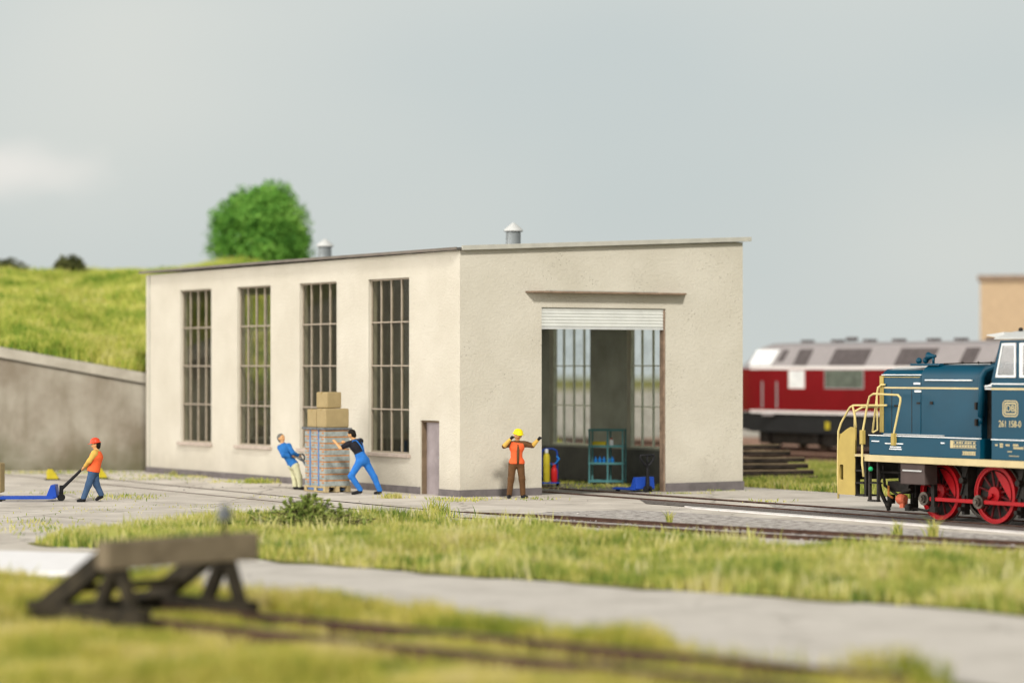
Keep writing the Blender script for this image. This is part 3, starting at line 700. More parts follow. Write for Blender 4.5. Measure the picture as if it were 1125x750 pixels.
strip = [G(*p) for p in [(36,596),(75,591),(130,584),(200,577),(290,573),(380,574),(470,574),(560,577),(640,587),(740,595),(900,604),(1125,617),(1330,629),(1400,693),(1125,674),(740,648),(460,629),(280,614),(150,604),(60,601)]]
ss_ = []
for i in range(len(strip)):
    a, b = strip[i], strip[(i+1) % len(strip)]
    for k in range(10):
        p = a.lerp(b, k/10); ss_.append(p + Vector((.10*math.sin(p.x*5+p.y*3), .22*math.sin(p.x*2.3+1)+.16*math.sin(p.x*5.1), 0)))
sheet('verge_soil', ss_, .006, M['soil'])
x, y = scatter(strip, 620); e = edge_trim(x, y, strip); nn = fnoise(x, y, 1.1, 5)
keep = rng.random(len(x)) < np.clip(e/.6+nn*1.6+.1, .08, 1); x, y, e, nn = x[keep], y[keep], e[keep], nn[keep]
h = (.12+.22*rng.random(len(x))**1.6+.26*nn+.10*fnoise(x,y,4.0,8))*np.clip(.55+e, .55, 1); blades('verge_grass', x, y, np.zeros(len(x)), np.clip(h,.08,.75), .015, M['blades'], 'tall yellow-green grass strip between the yard track and the foreground road')
x, y = scatter(strip, 60); nn = fnoise(x, y, 1.7, 21); k_ = rng.random(len(x)) < np.clip(.25+nn*1.5, 0, 1); x, y = x[k_], y[k_]; blades('straw_grass', x, y, np.zeros(len(x)), .24+.26*rng.random(len(x)), .015, M['straw'], 'loose pale straw stalks standing above the grass strip')
fore = [G(*p) for p in [(-120,637),(100,640),(190,646),(300,660),(420,672),(540,688),(700,710),(850,729),(1050,752),(1250,790),(1250,830),(-200,830)]]
x, y = scatter(fore, 800); e = edge_trim(x, y, fore); nn = fnoise(x, y, 1.3, 9)
keep = rng.random(len(x)) < np.clip(np.minimum(e/.6, .8)+nn*1.5, .06, 1); x, y, e, nn = x[keep], y[keep], e[keep], nn[keep]
# leave the rails and sleepers of the buffer-stop track mostly open
qa = (Vector((-5.28, 33.4, 0))+Vector((-3.52, 35.3, 0)))/2; dd = Vector((1.9,-1.76,0)).normalized(); off = (x-qa.x)*(-dd.y)+(y-qa.y)*dd.x; alo = (x-qa.x)*dd.x+(y-qa.y)*dd.y
nearT = (np.abs(off) < 1.35) & (alo > -2.4)
keep = (~nearT) | (rng.random(len(x)) < .55+.5*nn); x, y, nn, nearT = x[keep], y[keep], nn[keep], nearT[keep]
shrt = np.where(nearT | ((off[keep] < 0) & (off[keep] > -2.6) & (alo[keep] > -1.5)), .50, 1.0)
blades('foreground_grass', x, y, np.full(len(x), -.05), np.clip(.20+.20*rng.random(len(x))+.22*nn, .06, .7)*shrt, .016, M['foreblades'], 'out of focus yellow-green grass in front of the road around the buffer stop')
# hill grass
x = rng.uniform(-33, 2, 230000); y = 86.6+rng.uniform(0, 1, 230000)**1.3*42
y0 = np.where(x < -12, 86.6, 86.9+(x+12)*.75); k = (y > y0) & (x/y > -.26); x, y = x[k], y[k]
nn = fnoise(x, y, .9, 2)
blades('hill_grass', x, y, hz(x, y)-.03, np.clip(.24+.26*rng.random(len(x))+.36*nn, .1, 1.0), .026, M['hillblades'], 'bright meadow grass covering the hill above the retaining wall', lean=.7)
# grass between the apron and the far tracks on the right
far = [G(790,533), G(817,533.2), G(925,540), G(1330,570), Vector((40,62,0)), Vector((12.2,91.5,0)), Vector((9.5,93.5,0)), Vector((3.5,97,0)), Vector((3.8,80,0))]
x, y = scatter(far, 150); nn = fnoise(x, y, 1.0, 4); blades('meadow_grass', x, y, np.full(len(x), -.05), np.clip(.14+.12*rng.random(len(x))+.08*nn, .05, .4), .016, M['blades'], 'pale grass between the sleeper pile and the ballast of the far tracks')
# weeds that grow in cracks of the apron and along the shed
tx, ty, th_, cl_ = [], [], [], []
def tuft(px, py, n, spread, hh, spready=None):
    g = G(px, py); s2 = spready or spread
    tx.extend(g.x+rng.normal(0, spread, n)); ty.extend(g.y+rng.normal(0, s2, n)); th_.extend(hh*rng.uniform(.4, 1, n))
for a in [(185,523,260,.7,.10,.5),(200,521,160,.25,.22),(160,526,200,.9,.08,.5),(255,529,150,.5,.10),(283,530.5,260,.3,.22,.2),(225,524,120,.5,.1),(125,546,120,.35,.14,.8),(160,547,90,.3,.13,.8),(60,541,80,.5,.08),
          (35,520,160,1.6,.14,.4),(85,519.5,200,1.2,.14,.3),(30,575,160,.6,.12,1.0),(55,583,200,.7,.14,.8),(431,547,160,.16,.20,.1),(488,548,60,.25,.10),(505,550,120,.35,.12,.3),(518,548,60,.3,.1),
          (585,548,90,.4,.08,.4),(640,531,420,1.0,.12,.35),(615,530,260,.5,.12,.3),(690,534,300,.6,.12,.3),(722,538,260,.2,.2,.3),(640,536,200,.9,.08,.5),(660,534,260,.5,.10,.3),
          (745,542,90,.4,.08,.1),(785,539,90,.5,.08,.1),(840,551,60,.3,.1),(1010,545,80,.4,.08),(480,565,120,.15,.45,.2),(470,568,140,.4,.3),(1025,590,60,.05,.5,.1),(985,588,40,.08,.4,.1),(700,590,90,.5,.3,.3),(735,575,30,.04,.4,.1),(310,546,60,.5,.06,.3),(100,560,90,.8,.06,1.0),(230,556,90,.9,.06,.6)]:
    tuft(*a)
blades('weeds', np.array(tx), np.array(ty), np.full(len(tx), -.005), np.array(th_), .012, M['blades'], 'small grass tufts sprouting from cracks of the apron and along the shed plinth', 'weeds', lean=.8)
# loose stones
sx, sy = [], []
def stones(name, pts, label, m):
    mb = MB(); r = random.Random(5)
    for (g, s) in pts:
        a = r.uniform(.6, 1.4)*s; vs = []
        for k in range(6):
            vs.append((g.x+r.uniform(-a, a), g.y+r.uniform(-a, a), g.z+r.uniform(0, a*.8)))
        mb.add(vs, [(0,1,2),(0,2,3),(0,3,4),(1,2,5),(2,3,5),(3,4,5),(0,1,4),(1,4,5)])
    o = mb.build(name, m); tag(o, label, 'stones', None, 'stuff')
rr = random.Random(3); pts = []
for i in range(900):
    t = rr.random(); px = 590+560*t; py = 562+ (34*t) + rr.gauss(9, 5); pts.append((G(px, py, .004), rr.uniform(.015, .045)))
for i in range(60): pts.append((G(rr.uniform(180, 330), rr.uniform(525, 540), 0), rr.uniform(.02, .06)))
for i in range(70): pts.append((G(rr.uniform(0, 800), rr.uniform(550, 566), 0), rr.uniform(.01, .03)))
stones('loose_stones', pts, 'grey and dark stones scattered over the apron and beside the yard track', M['gravel'])

# ------------------------------------------------------------------ trees and bushes
def foliage(centres, n, leaf, m, name, parent, seed=1, hollow=.55):
    r = np.random.default_rng(seed); P_ = []; N_ = []
    tot = sum(c[3]*c[4]*c[5] for c in centres)
    for (cx, cy, cz, rx, ry, rz_) in centres:
        k = int(n*rx*ry*rz_/tot); d = r.normal(size=(k, 3)); d /= np.linalg.norm(d, axis=1)[:, None]
        rad = r.uniform(hollow, 1.04, k)+.10*np.sin(d[:,0]*7+cx*5)*np.sin(d[:,2]*8+1)+.06*np.sin(d[:,1]*13+d[:,2]*11)
        P_.append(np.array([cx, cy, cz])+d*rad[:, None]*np.array([rx, ry, rz_])); N_.append(d)
    P_ = np.concatenate(P_); N_ = np.concatenate(N_); k = len(P_)
    nn = N_+r.normal(0, .55, (k, 3)); nn /= np.linalg.norm(nn, axis=1)[:, None]
    u = np.cross(nn, r.normal(size=(k, 3))); u /= np.linalg.norm(u, axis=1)[:, None]; v_ = np.cross(nn, u)
    s = leaf*r.uniform(.6, 1.4, k)[:, None]
    q = np.stack([P_-u*s, P_-v_*s*.55, P_+u*s, P_+v_*s*.55], 1)
    me = bpy.data.meshes.new(name); me.from_pydata(q.reshape(-1, 3).tolist(), [], np.arange(k*4).reshape(-1, 4).tolist()); me.materials.append(m)
    o = bpy.data.objects.new(name, me); C.objects.link(o); o.parent = parent; return o
def hzf(x, y): return float(hz(np.array([x]), np.array([y]))[0])
tb = P(285, 300, 115); tz = hzf(tb.x, 115)
tree = empty('broadleaf_tree', (tb.x, 115, tz), 0, 'bright green round-crowned tree on the hill behind the shed roof', 'tree')
def rl(px, py, dy=0): q = P(px, py, 115+dy); return (q.x-tb.x, dy, q.z-tz)
mb = MB(); mb.cyl((0,0,-.3), (0,0,1.4), .2, .14); 
for px, py in ((262,250),(300,225),(318,250),(285,230)): mb.cyl((0,0,1.2), rl(px, py), .10, .03, 8)
mb.build('trunk', M['bark'], tree)
cs = [(*rl(298,224), 1.0,1.0,1.0), (*rl(264,238,.2), 1.12,1.1,1.05), (*rl(288,243,-.5), 1.35,1.2,1.15), (*rl(316,248), 1.05,1.2,1.35), (*rl(250,268), 1.05,1.1,1.1), (*rl(292,275,-.4), 1.6,1.4,1.4), (*rl(322,278), .95,1,1.0), (*rl(302,216), .95,.9,.75), (*rl(275,226), 1.0,.9,.9), (*rl(245,243), .7,.8,.75), (*rl(333,262), .5,.6,.6)]
foliage(cs, 26000, .085, M['leaf'], 'crown', tree, 3, .35)
for px, py, d, r_, lab in ((77,291,108,.62,'small dark olive bush on the hill crest, the right one of two'), (10,296,108,.80,'flat olive bush on the hill crest at the left edge')):
    b = P(px, py, d); bz = hzf(b.x, d)
    t = empty('hill_bush', (b.x, d, bz), 0, lab, 'bush', 'olive bushes on the hill crest')
    mb = MB(); mb.cyl((0,0,-.3), (0,0,.4), .06, .03, 8); mb.cyl((0,0,0), (.2,0,.5), .03, .015, 6); mb.build('stem', M['bark'], t)
    z0 = max(.15, b.z-bz)
    foliage([(0,0,z0,r_,.6,.45), (-.25,0,z0-.15,r_*.8,.6,.4), (.3,.1,z0-.2,r_*.7,.5,.35)], 2600, .07, M['bushleaf'], 'foliage', t, int(px), .2)
# leafy weed clump in the verge in front of the pallet
b = G(338, 584); t = empty('leafy_shrub', b, 0, 'low leafy green shrub in the grass verge in front of the pallet', 'shrub')
rr = random.Random(11); mb = MB(); L_ = []
for i in range(120):
    a = rr.uniform(0, 6.28); rad = abs(rr.gauss(0, .48)); ex, ey = math.cos(a)*rad*1.6, math.sin(a)*rad*.7; hh = max(.22, .80-rad*.58)*rr.uniform(.6, 1.05)
    p = [(ex*.15, ey*.15, 0), (ex*.5, ey*.5, hh*.6), (ex, ey, hh)]; mb.tube(p, .008, 5)
    for k in range(8):
        tt = rr.uniform(.4, 1.05); L_.append((ex*tt+rr.gauss(0,.06), ey*tt+rr.gauss(0,.05), hh*tt+rr.gauss(0,.05)))
mb.build('stems', M['bark'], t)
foliage([(*q, .045, .045, .045) for q in L_], len(L_)*9, .035, M['weedleaf'], 'leaves', t, 5, .1)

# ------------------------------------------------------------------ background building
bb = P(1075, 303, 150)
t = empty('distant_building', (bb.x+.1, 150, 0), R(-13), 'tan flat-roofed building far behind the diesel at the right edge', 'building')
mb = MB(); mb.box(0, 22, 0, 12, -.05, 8.45); mb.build('wall', M['tan'], t)
mb = MB(); mb.box(-.15, 22.2, -.2, 12.2, 8.455, 8.75); mb.build('roof', M['hood'], t)
for i in range(5):
    mb = MB(); x0 = 2.2+i*4; mb.box(x0, x0+1.6, -.05, .02, 1.4, 3.2); f = mb.build('window', M['jamb'], t); mb = MB(); mb.box(x0+.1, x0+1.5, -.07, -.052, 1.5, 3.1); mb.build('pane', M['vwin'], f)

sheet('rear_yard', [Vector(p) for p in [(-3.5,93,0),(9,94.2,0),(45,52,0),(200,400,0),(-60,400,0),(0,160,0),(-2,120,0)]], -.03, mat('pale_yard', (.30,.27,.22), .95, col2=(.48,.45,.40), vscale=.4))
# ------------------------------------------------------------------ people (one continuous surface each, clothes as children)
def surf_nets(D, org, h):
    s = D < 0; nx, ny, nz = D.shape
    cnt = np.zeros((nx-1, ny-1, nz-1)); pos = np.zeros((nx-1, ny-1, nz-1, 3))
    cor = [(i, j, k) for i in (0, 1) for j in (0, 1) for k in (0, 1)]
    sl = lambda c: tuple(slice(c[a], D.shape[a]-1+c[a]) for a in range(3))
    for a in cor:
        for ax in range(3):
            if a[ax]: continue
            b = list(a); b[ax] = 1; b = tuple(b); da, db = D[sl(a)], D[sl(b)]; m = (da < 0) != (db < 0)
            t = np.where(m, da/np.where(m, da-db, 1), 0)
            for q in range(3): pos[..., q] += np.where(m, a[q]+(t if q == ax else 0), 0)
            cnt += m
    act = cnt > 0; idx = -np.ones(cnt.shape, int); idx[act] = np.arange(act.sum())
    ii = np.argwhere(act); verts = (ii+pos[act]/cnt[act][:, None])*h+np.array(org)
    faces = []
    for ax in range(3):
        b = [slice(None)]*3; c = [slice(None)]*3; b[ax] = slice(0, -1); c[ax] = slice(1, None)
        e = np.argwhere(s[tuple(b)] != s[tuple(c)]); o1, o2 = [q for q in range(3) if q != ax]
        ok = (e[:, o1] > 0) & (e[:, o2] > 0) & (e[:, o1] < D.shape[o1]-1) & (e[:, o2] < D.shape[o2]-1); e = e[ok]
        q = []
        for d1, d2 in ((-1, -1), (0, -1), (0, 0), (-1, 0)):
            x = e.copy(); x[:, o1] += d1; x[:, o2] += d2; q.append(idx[x[:, 0], x[:, 1], x[:, 2]])
        faces.append(np.stack(q, 1))
    return verts, np.concatenate(faces)
def sdf_mesh(name, prims, m, parent, h=.0125, k=.03, cuts=()):
    "prims: (p0, p1, r0, r1) tapered capsules; cuts: (point, normal) half-spaces to keep the side the normal points away from"
    a = np.array([[*p[0]] for p in prims]+[[*p[1]] for p in prims], float); rm = max(max(p[2], p[3]) for p in prims)+.06
    lo, hi = a.min(0)-rm, a.max(0)+rm; n = np.ceil((hi-lo)/h).astype(int)+1; D = np.full(n, 1.0)
    for p0, p1, r0, r1 in prims:
        p0, p1 = np.array(p0, float), np.array(p1, float); R_ = max(r0, r1)+.05
        l = np.maximum(((np.minimum(p0, p1)-R_-lo)/h).astype(int), 0); u = np.minimum(((np.maximum(p0, p1)+R_-lo)/h).astype(int)+2, n)
        g = np.stack(np.meshgrid(*[lo[i]+np.arange(l[i], u[i])*h for i in range(3)], indexing='ij'), -1)
        d = p1-p0; L2 = max(d @ d, 1e-9); t = np.clip(((g-p0) @ d)/L2, 0, 1)
        ds = np.linalg.norm(g-p0-t[..., None]*d, axis=-1)-(r0+(r1-r0)*t)
        S = D[l[0]:u[0], l[1]:u[1], l[2]:u[2]]; kk = min(k, max(r0, r1)*1.2)
        hh = np.clip(.5+.5*(S-ds)/kk, 0, 1); S[:] = S*(1-hh)+ds*hh-kk*hh*(1-hh)
    if len(cuts):
        g = np.stack(np.meshgrid(*[lo[i]+np.arange(n[i])*h for i in range(3)], indexing='ij'), -1)
        for p, nn in cuts: D = np.maximum(D, (g-np.array(p, float)) @ np.array(nn, float))
    v, f = surf_nets(D, lo, h)
    me = bpy.data.meshes.new(name); me.from_pydata(v.tolist(), [], f.tolist()); me.materials.append(m)
    bm = bmesh.new(); bm.from_mesh(me); bmesh.ops.recalc_face_normals(bm, faces=bm.faces); bm.to_mesh(me); bm.free(); me.shade_smooth()
    o = bpy.data.objects.new(name, me); C.objects.link(o); o.parent = parent; return o
def hand_prims(w_, d, side, palm, curl=.5):
    "wrist, unit direction of the hand, thumb side, palm normal"
    w_, d, side, palm = [np.array(q, float) for q in (w_, d, side, palm)]
    pr = [(w_, w_+d*.085, .026, .034)]
    for i, L in enumerate((.066, .076, .07, .055)):
        b = w_+d*.088+side*(.030-.020*i); m_ = b+d*L*.55*(1-curl*.3)+palm*L*.45*curl; e = m_+d*L*.45*(1-curl)+palm*L*.5*curl
        pr += [(b, m_, .0115, .0105), (m_, e, .0105, .009)]
    b = w_+d*.03+side*.028; pr += [(b, b+d*.035+side*.030, .0135, .012), (b+d*.035+side*.030, b+d*.062+side*.022+palm*.02, .012, .010)]
    return pr
def V3(*a): return np.array(a, float)
def unit(v): v = np.array(v, float); return v/np.linalg.norm(v)
def person(loc, label, J, face, top, trousers, sleeve='long', sleeve_mat=None, vest=None, helmet=None, hair=None, bib=False, gloves=None, forearm=False):
    root = empty('person', loc, 0, label, 'person')
    J = {k: V3(*v) for k, v in J.items()}
    f = unit(face); up = unit(J['head']-J['neck']); rt = unit(np.cross(f, up)); f = unit(np.cross(up, rt))
    H = J['head']
    torso = [(J['pel']+unit(J['hl']-J['hr'])*.06, J['pel']-unit(J['hl']-J['hr'])*.06, .115, .115), (J['pel'], J['chest'], .112, .125), (J['chest'], J['neck']-(J['neck']-J['chest'])*.25, .125, .075),
             (J['sl'], J['sr'], .062, .062), (J['chest']*.75+J['sl']*.25, J['chest']*.75+J['sr']*.25, .115, .115)]
    arms = {}
    for s in 'lr': arms[s] = [(J['s'+s], J['e'+s], .056, .043), (J['e'+s], J['w'+s], .043, .029)]
    legs = {}
    for s in 'lr': legs[s] = [(J['h'+s], J['k'+s], .085, .058), (J['k'+s], J['a'+s], .056, .038)]
    feet = {}
    for s in 'lr': feet[s] = [(J['a'+s], J['t'+s]*.15+J['a'+s]*.85-V3(0,0,.03), .040, .042), (J['a'+s]+V3(0,0,-.045), J['t'+s], .040, .030)]
    head = [(H+up*.02, H+up*.03-f*.02, .093, .092), (H-up*.055+f*.022, H-up*.03+f*.02, .060, .070), (J['neck']-up*.04, H-up*.06-f*.01, .058, .052),
            (H+f*.088+up*.005, H+f*.103-up*.022, .012, .016)] + [(H+rt*q*.092-f*.005-up*.02, H+rt*q*.095-f*.012+up*.01, .016, .016) for q in (1, -1)]
    hands = []
    for s in 'lr':
        d = unit(J['w'+s]-J['e'+s]); sd_ = unit(np.cross(d, V3(0,0,1)) if abs(d[2]) < .9 else V3(1,0,0)); hands += hand_prims(J['w'+s], d, sd_*(1 if s == 'l' else -1), unit(V3(0,0,-1)+f*.3), .6)
    allp = torso+arms['l']+arms['r']+legs['l']+legs['r']+feet['l']+feet['r']+head+hands
    sdf_mesh('body', allp, M['skin'], root, .0125, .03)
    g = lambda pr, o: [(a, b, r0+o, r1+o*.8) for a, b, r0, r1 in pr]
    low = J['pel']-unit(J['chest']-J['pel'])*.06
    # shirt / jacket
    if sleeve_mat is None: sleeve_mat = top
    hem = unit(J['pel']-J['chest'])
    tp = g(torso, .022)
    if sleeve == 'long': ar = {s: g(arms[s], .020) for s in 'lr'}
    else: ar = {s: [(J['s'+s], J['s'+s]*.35+J['e'+s]*.65, .078, .070)] for s in 'lr'}
    if sleeve_mat is top:
        sdf_mesh('jacket' if sleeve == 'long' else 'shirt', tp+ar['l']+ar['r'], top, root, .014, .035, [(J['pel']+hem*.06, hem), (J['neck']+up*.045, up)])
    elif forearm:
        sdf_mesh('shirt', tp+[(J['s'+q_], J['e'+q_], .078, .064) for q_ in 'lr'], top, root, .014, .035, [(J['pel']+hem*.02, hem), (J['neck']+up*.045, up)])
        for s in 'lr': sdf_mesh('sleeve', ar[s][1:], sleeve_mat, root, .014, .03)
    else:
        sdf_mesh('shirt', tp, top, root, .014, .035, [(J['pel']+hem*.02, hem), (J['neck']+up*.045, up)])
        for s in 'lr': sdf_mesh('sleeve', ar[s], sleeve_mat, root, .014, .03)
    leg_p = []
    for s in 'lr': leg_p += [(J['h'+s], J['k'+s], .110, .083), (J['k'+s], J['a'+s]+V3(0,0,.0), .083, .070)]
    tr_p = leg_p+[(torso[0][0], torso[0][1], .135, .135), (J['pel'], J['pel']-hem*.10, .135, .130)]
    if bib: tr_p += [(J['pel']-hem*.04, J['pel']-hem*.22, .150, .145)]
    sdf_mesh('trousers', tr_p, trousers, root, .014, .04, [(J['pel']-hem*(.24 if bib else .06), -hem)]+[((0,0,min(J['al'][2], J['ar'][2])-.03), (0,0,-1))])
    for s in 'lr':
        fp = [(J['a'+s]+V3(0,0,-.01), J['a'+s]+V3(0,0,-.045), .052, .054), (J['a'+s]+V3(0,0,-.048), J['t'+s], .052, .042)]
        sdf_mesh('shoe', fp, M['shoe'], root, .012, .03, [((0,0,min(J['a'+s][2]-.088, J['t'+s][2]-.035)), (0,0,-1))])
        if gloves: sdf_mesh('glove', hand_prims(J['w'+s], unit(J['w'+s]-J['e'+s]), unit(np.cross(unit(J['w'+s]-J['e'+s]), V3(0,0,1)))*(1 if s == 'l' else -1), unit(V3(0,0,-1)+f*.3), .6) and [(a, b, r0+.008, r1+.008) for a, b, r0, r1 in hand_prims(J['w'+s], unit(J['w'+s]-J['e'+s]), unit(np.cross(unit(J['w'+s]-J['e'+s]), V3(0,0,1)))*(1 if s == 'l' else -1), unit(V3(0,0,-1)+f*.3), .6)], gloves, root, .010, .012)
    if vest:
        vp = g(torso, .040); vp = [vp[0], vp[1], vp[2], (J['sl']*.8+J['sr']*.2, J['sr']*.8+J['sl']*.2, .088, .088), vp[4]]
        vo = sdf_mesh('safety_vest', vp, vest, root, .014, .035, [(J['pel']+hem*.03, hem), (J['neck']-up*.01, up)])
        zip_ = [J['pel']*1.0+f*.150, J['pel']*.6+J['chest']*.4+f*.160, J['pel']*.1+J['chest']*.9+f*.172, J['chest']*.4+J['neck']*.6+f*.125]
        mb = MB(); mb.tube([tuple(p) for p in zip_], .036, 8); mb.build('vest_opening', top if sleeve_mat is top or top is M['brownc'] else M['brownc'], root, smooth=True)
    if bib:
        for q in (1, -1):
            sh_ = J['chest']*.45+(J['sl'] if q > 0 else J['sr'])*.3+J['neck']*.25
            mid = J['pel']-hem*.22
            pts = [mid+rt*q*.03-f*.135, J['chest']*.6+mid*.4+rt*q*.05*1-f*.150, J['chest']+rt*q*.075-f*.152, J['neck']*.8+J['chest']*.2+rt*q*.09-f*.10, J['neck']+rt*q*.10-f*.0, J['chest']+rt*q*.09+f*.14]
            mb = MB(); mb.tube([tuple(p) for p in pts], .018, 6); mb.build('brace', trousers, root, smooth=True)
    # eyes and mouth
    for q in (1, -1):
        mb = MB(); mb.sphere(tuple(H+f*.088+rt*q*.034+up*.022), .011); mb.build('eye', M['hairb'], root, smooth=True)
    mb = MB(); mb.bar(tuple(H+f*.088-rt*.022-up*.055), tuple(H+f*.088+rt*.022-up*.055), .010, .008); mb.build('mouth', M['red'], root)
    Mh = Matrix(((rt[0], f[0], up[0], H[0]), (rt[1], f[1], up[1], H[1]), (rt[2], f[2], up[2], H[2]), (0,0,0,1)))
    if hair:
        hp = [(H+up*.035-f*.02, H+up*.03-f*.035, .100, .098), (H-up*.02-f*.045, H-up*.05-f*.05, .082, .070)]
        sdf_mesh('hair', hp, hair, root, .0125, .03, [(H+f*.045+up*.03, unit(f*.9-up*.45))])
    if helmet:
        mb = MB(); mb.lathe([(.150,.045),(.152,.055),(.128,.062),(.126,.085),(.116,.125),(.09,.16),(.05,.182),(.001,.19)], (0,0,0), 24)
        mb.add([(-.09,.10,.05),(.09,.10,.05),(.06,.185,.038),(-.06,.185,.038),(-.09,.10,.06),(.09,.10,.06),(.06,.185,.046),(-.06,.185,.046)], [(0,1,2,3),(4,5,6,7),(0,1,5,4),(1,2,6,5),(2,3,7,6),(3,0,4,7)])
        mb.v = [tuple(Mh @ Vector(v)) for v in mb.v]; mb.build('hard_hat', helmet, root, smooth=True)
    return root
# guide at the door: base (566,547), 42 px per metre
def jx(bx, by, s): return lambda px, py, y=0.0: ((px-bx)/s, y, (by-py)/s)
q = jx(566, 547, 42.0)
person(G(566, 547), 'man in yellow hard hat and orange vest pointing beside the shed doorway', dict(
    head=q(569,478.5,-.02), neck=q(568,485), chest=q(567.5,492), pel=q(567.5,508), sl=q(577,487.5), sr=q(559.5,487.5),
    el=q(585,489.5,-.03), wl=q(590.5,483.6,-.06), er=q(553.8,490,-.08), wr=q(560.5,482.5,-.17),
    hl=q(571.5,509.5), hr=q(563.2,509.5), kl=q(573.5,526,-.03), kr=q(561.5,526,-.03), al=q(574.5,542.8), ar=q(559.5,542.8), tl=(.30,-.13,.035), tr=(-.17,-.17,.035)),
    (.25,-1,-.05), M['brownc'], M['brownc'], 'long', M['ochre'], vest=M['vest'], helmet=M['haty'], hair=M['hairb'], gloves=M['shoe'], forearm=True)
# walking man: base (100,551), 43.2 px per metre, faces left
q = jx(100, 551, 43.2)
person(G(100, 551), 'man in red hard hat, orange vest and jeans walking with a pallet truck', dict(
    head=q(105,488.5), neck=q(106,495.5), chest=q(106,502), pel=q(103,516.5), sl=q(105,497.5,-.17), sr=q(105,497.5,.17),
    el=q(99.5,506,-.20), wl=q(94.3,511.5,-.10), er=q(99.0,506,.20), wr=q(94.3,511,.08),
    hl=q(102.5,517.5,-.08), hr=q(103,517.5,.08), kl=q(98,532,-.09), kr=q(105.3,532,.09), al=q(92.5,546.5,-.09), ar=q(110.5,543,.10), tl=(-.31,-.10,.03), tr=(.13,.10,.06)),
    (-1,-.1,-.12), M['ochre'], M['denim'], 'long', vest=M['vest'], helmet=M['hatr'], hair=M['hairb'])
# pulling man: base (325,537), 39 px per metre, leans back to the left
q = jx(325, 537, 39.0)
person(G(325, 537.5), 'grey-haired man in blue jacket leaning back to pull the loaded pallet', dict(
    head=q(309.3,481), neck=q(310.8,487), chest=q(314,495), pel=q(322,510), sl=q(317.5,489.5,-.10), sr=q(307.5,491.5,.12),
    el=q(322.5,496.5,-.24), wl=q(327.5,499.5,-.08), er=q(312,500.0,-.14), wr=q(319.8,500.5,-.10),
    hl=q(324.8,512,-.08), hr=q(321,512,.08), kl=q(329,523,-.11), kr=q(323.5,524,.05), al=q(330,533.0,-.12), ar=q(324,533.0,.04), tl=(.27,-.16,.035), tr=(.09,.0,.035)),
    (1,-.75,-.0), M['jacket'], M['pale'], 'long', hair=M['hairg'])
# pushing man: base (405,543), 40.9 px per metre, faces left, back partly to the camera
q = jx(405, 543, 40.9)
person(G(405, 543), 'man in black shirt and blue bib overalls pushing the loaded pallet', dict(
    head=q(386.2,477), neck=q(389,483), chest=q(392,491), pel=q(398.5,506), sl=q(382.5,487.5,-.08), sr=q(395.5,484.5,.12),
    el=q(374.5,492.0,-.10), wl=q(368.8,486.0,.02), er=q(388,492,.30), wr=q(379,487,.35),
    hl=q(395,508,-.06), hr=q(401.5,507.5,.06), kl=q(386,522.5,-.10), kr=q(411,524,.06), al=q(396,537.5,-.06), ar=q(417,538.5,.08), tl=(-.42,-.05,.035), tr=(.17,.10,.035)),
    (-1,.35,-.25), M['blackc'], M['overall'], 'short', hair=M['hairb'], bib=True)

# ------------------------------------------------------------------ pallet trucks
def pallet_truck(loc, rz, label, col, hcol, tip, forks=1.2, pitch=0, gs=1.0, group='hand pallet trucks'):
    "local +X points along the forks, tip = local position of the top of the handle"
    t = empty('pallet_truck', loc, rz, label, 'pallet truck', group)
    for s in (1, -1):
        mb = MB(); mb.prism([(0,.075),(.10,.12),(forks-.12,.12),(forks,.09),(forks-.02,.06),(.12,.06)], 'y', s*.27-.08, s*.27+.08)
        mb.build('fork', col, t, bevel=.008)
        mb = MB(); mb.cyl((forks-.16, s*.27-.05, .04), (forks-.16, s*.27+.05, .04), .04); mb.build('roller', M['rubber'], t)
        mb = MB(); mb.cyl((-.10, s*.07-.025, .09), (-.10, s*.07+.025, .09), .09, n=20); mb.build('steering_wheel', M['rubber'], t)
    mb = MB(); mb.prism([(-.02,.10),(.26,.10),(.13,.42),(.02,.42)], 'y', -.33, .33); mb.build('housing', col, t, bevel=.015)
    mb = MB(); mb.cyl((-.10,0,.10), (-.10,0,.40), .06, .05); mb.build('pump', hcol, t)
    a = Vector((-.10, 0, .30)); b = Vector(tip); d = (b-a).normalized(); y = Vector((0,1,0)); 
    n0 = b-d*.30
    mb = MB(); mb.cyl(a, n0, .045, .036); h_ = mb.build('handle', hcol, t)
    y = y*gs; mb = MB(); mb.tube([n0-d*.02, n0+y*.06+d*.06, n0+y*.14+d*.22, n0+y*.13+d*.30, n0-y*.13+d*.30, n0-y*.14+d*.22, n0-y*.06+d*.06, n0-d*.02], .027*gs**.6); mb.tube([n0, n0+d*.3], .02*gs**.5)
    mb.build('grip', hcol, h_, smooth=True)
    return t
g0 = G(63, 550.0); pallet_truck((g0.x, g0.y, 0), math.pi+R(3), 'blue pallet truck with black handle drawn across the apron by the walking man', M['blue'], M['black'], (-.80, 0, .98), forks=1.55)
g1 = G(709, 540.5); pallet_truck((g1.x, g1.y, 0), R(128), 'blue pallet truck parked upright-handled just inside the shed doorway', M['blue'], M['black'], (-.07, 0, 1.02), forks=1.0, gs=1.8)
PC = Vector((-5.08, 70.5, 0)); uP = Vector((.841,.541,0))
g2 = PC + V*1.16 + uP*.4
b_ = P(327, 499.0, 72.6)
ang = math.atan2(-V.y, -V.x); dl = b_-g2; loc_tip = (dl.x*math.cos(-ang)-dl.y*math.sin(-ang), dl.x*math.sin(-ang)+dl.y*math.cos(-ang), b_.z)
t2 = pallet_truck((g2.x, g2.y, 0), ang, 'grey-handled pallet truck under the strapped load, held by the man in blue jacket', M['strap'], M['foil'], (loc_tip[0], 0, loc_tip[2]), forks=1.05)
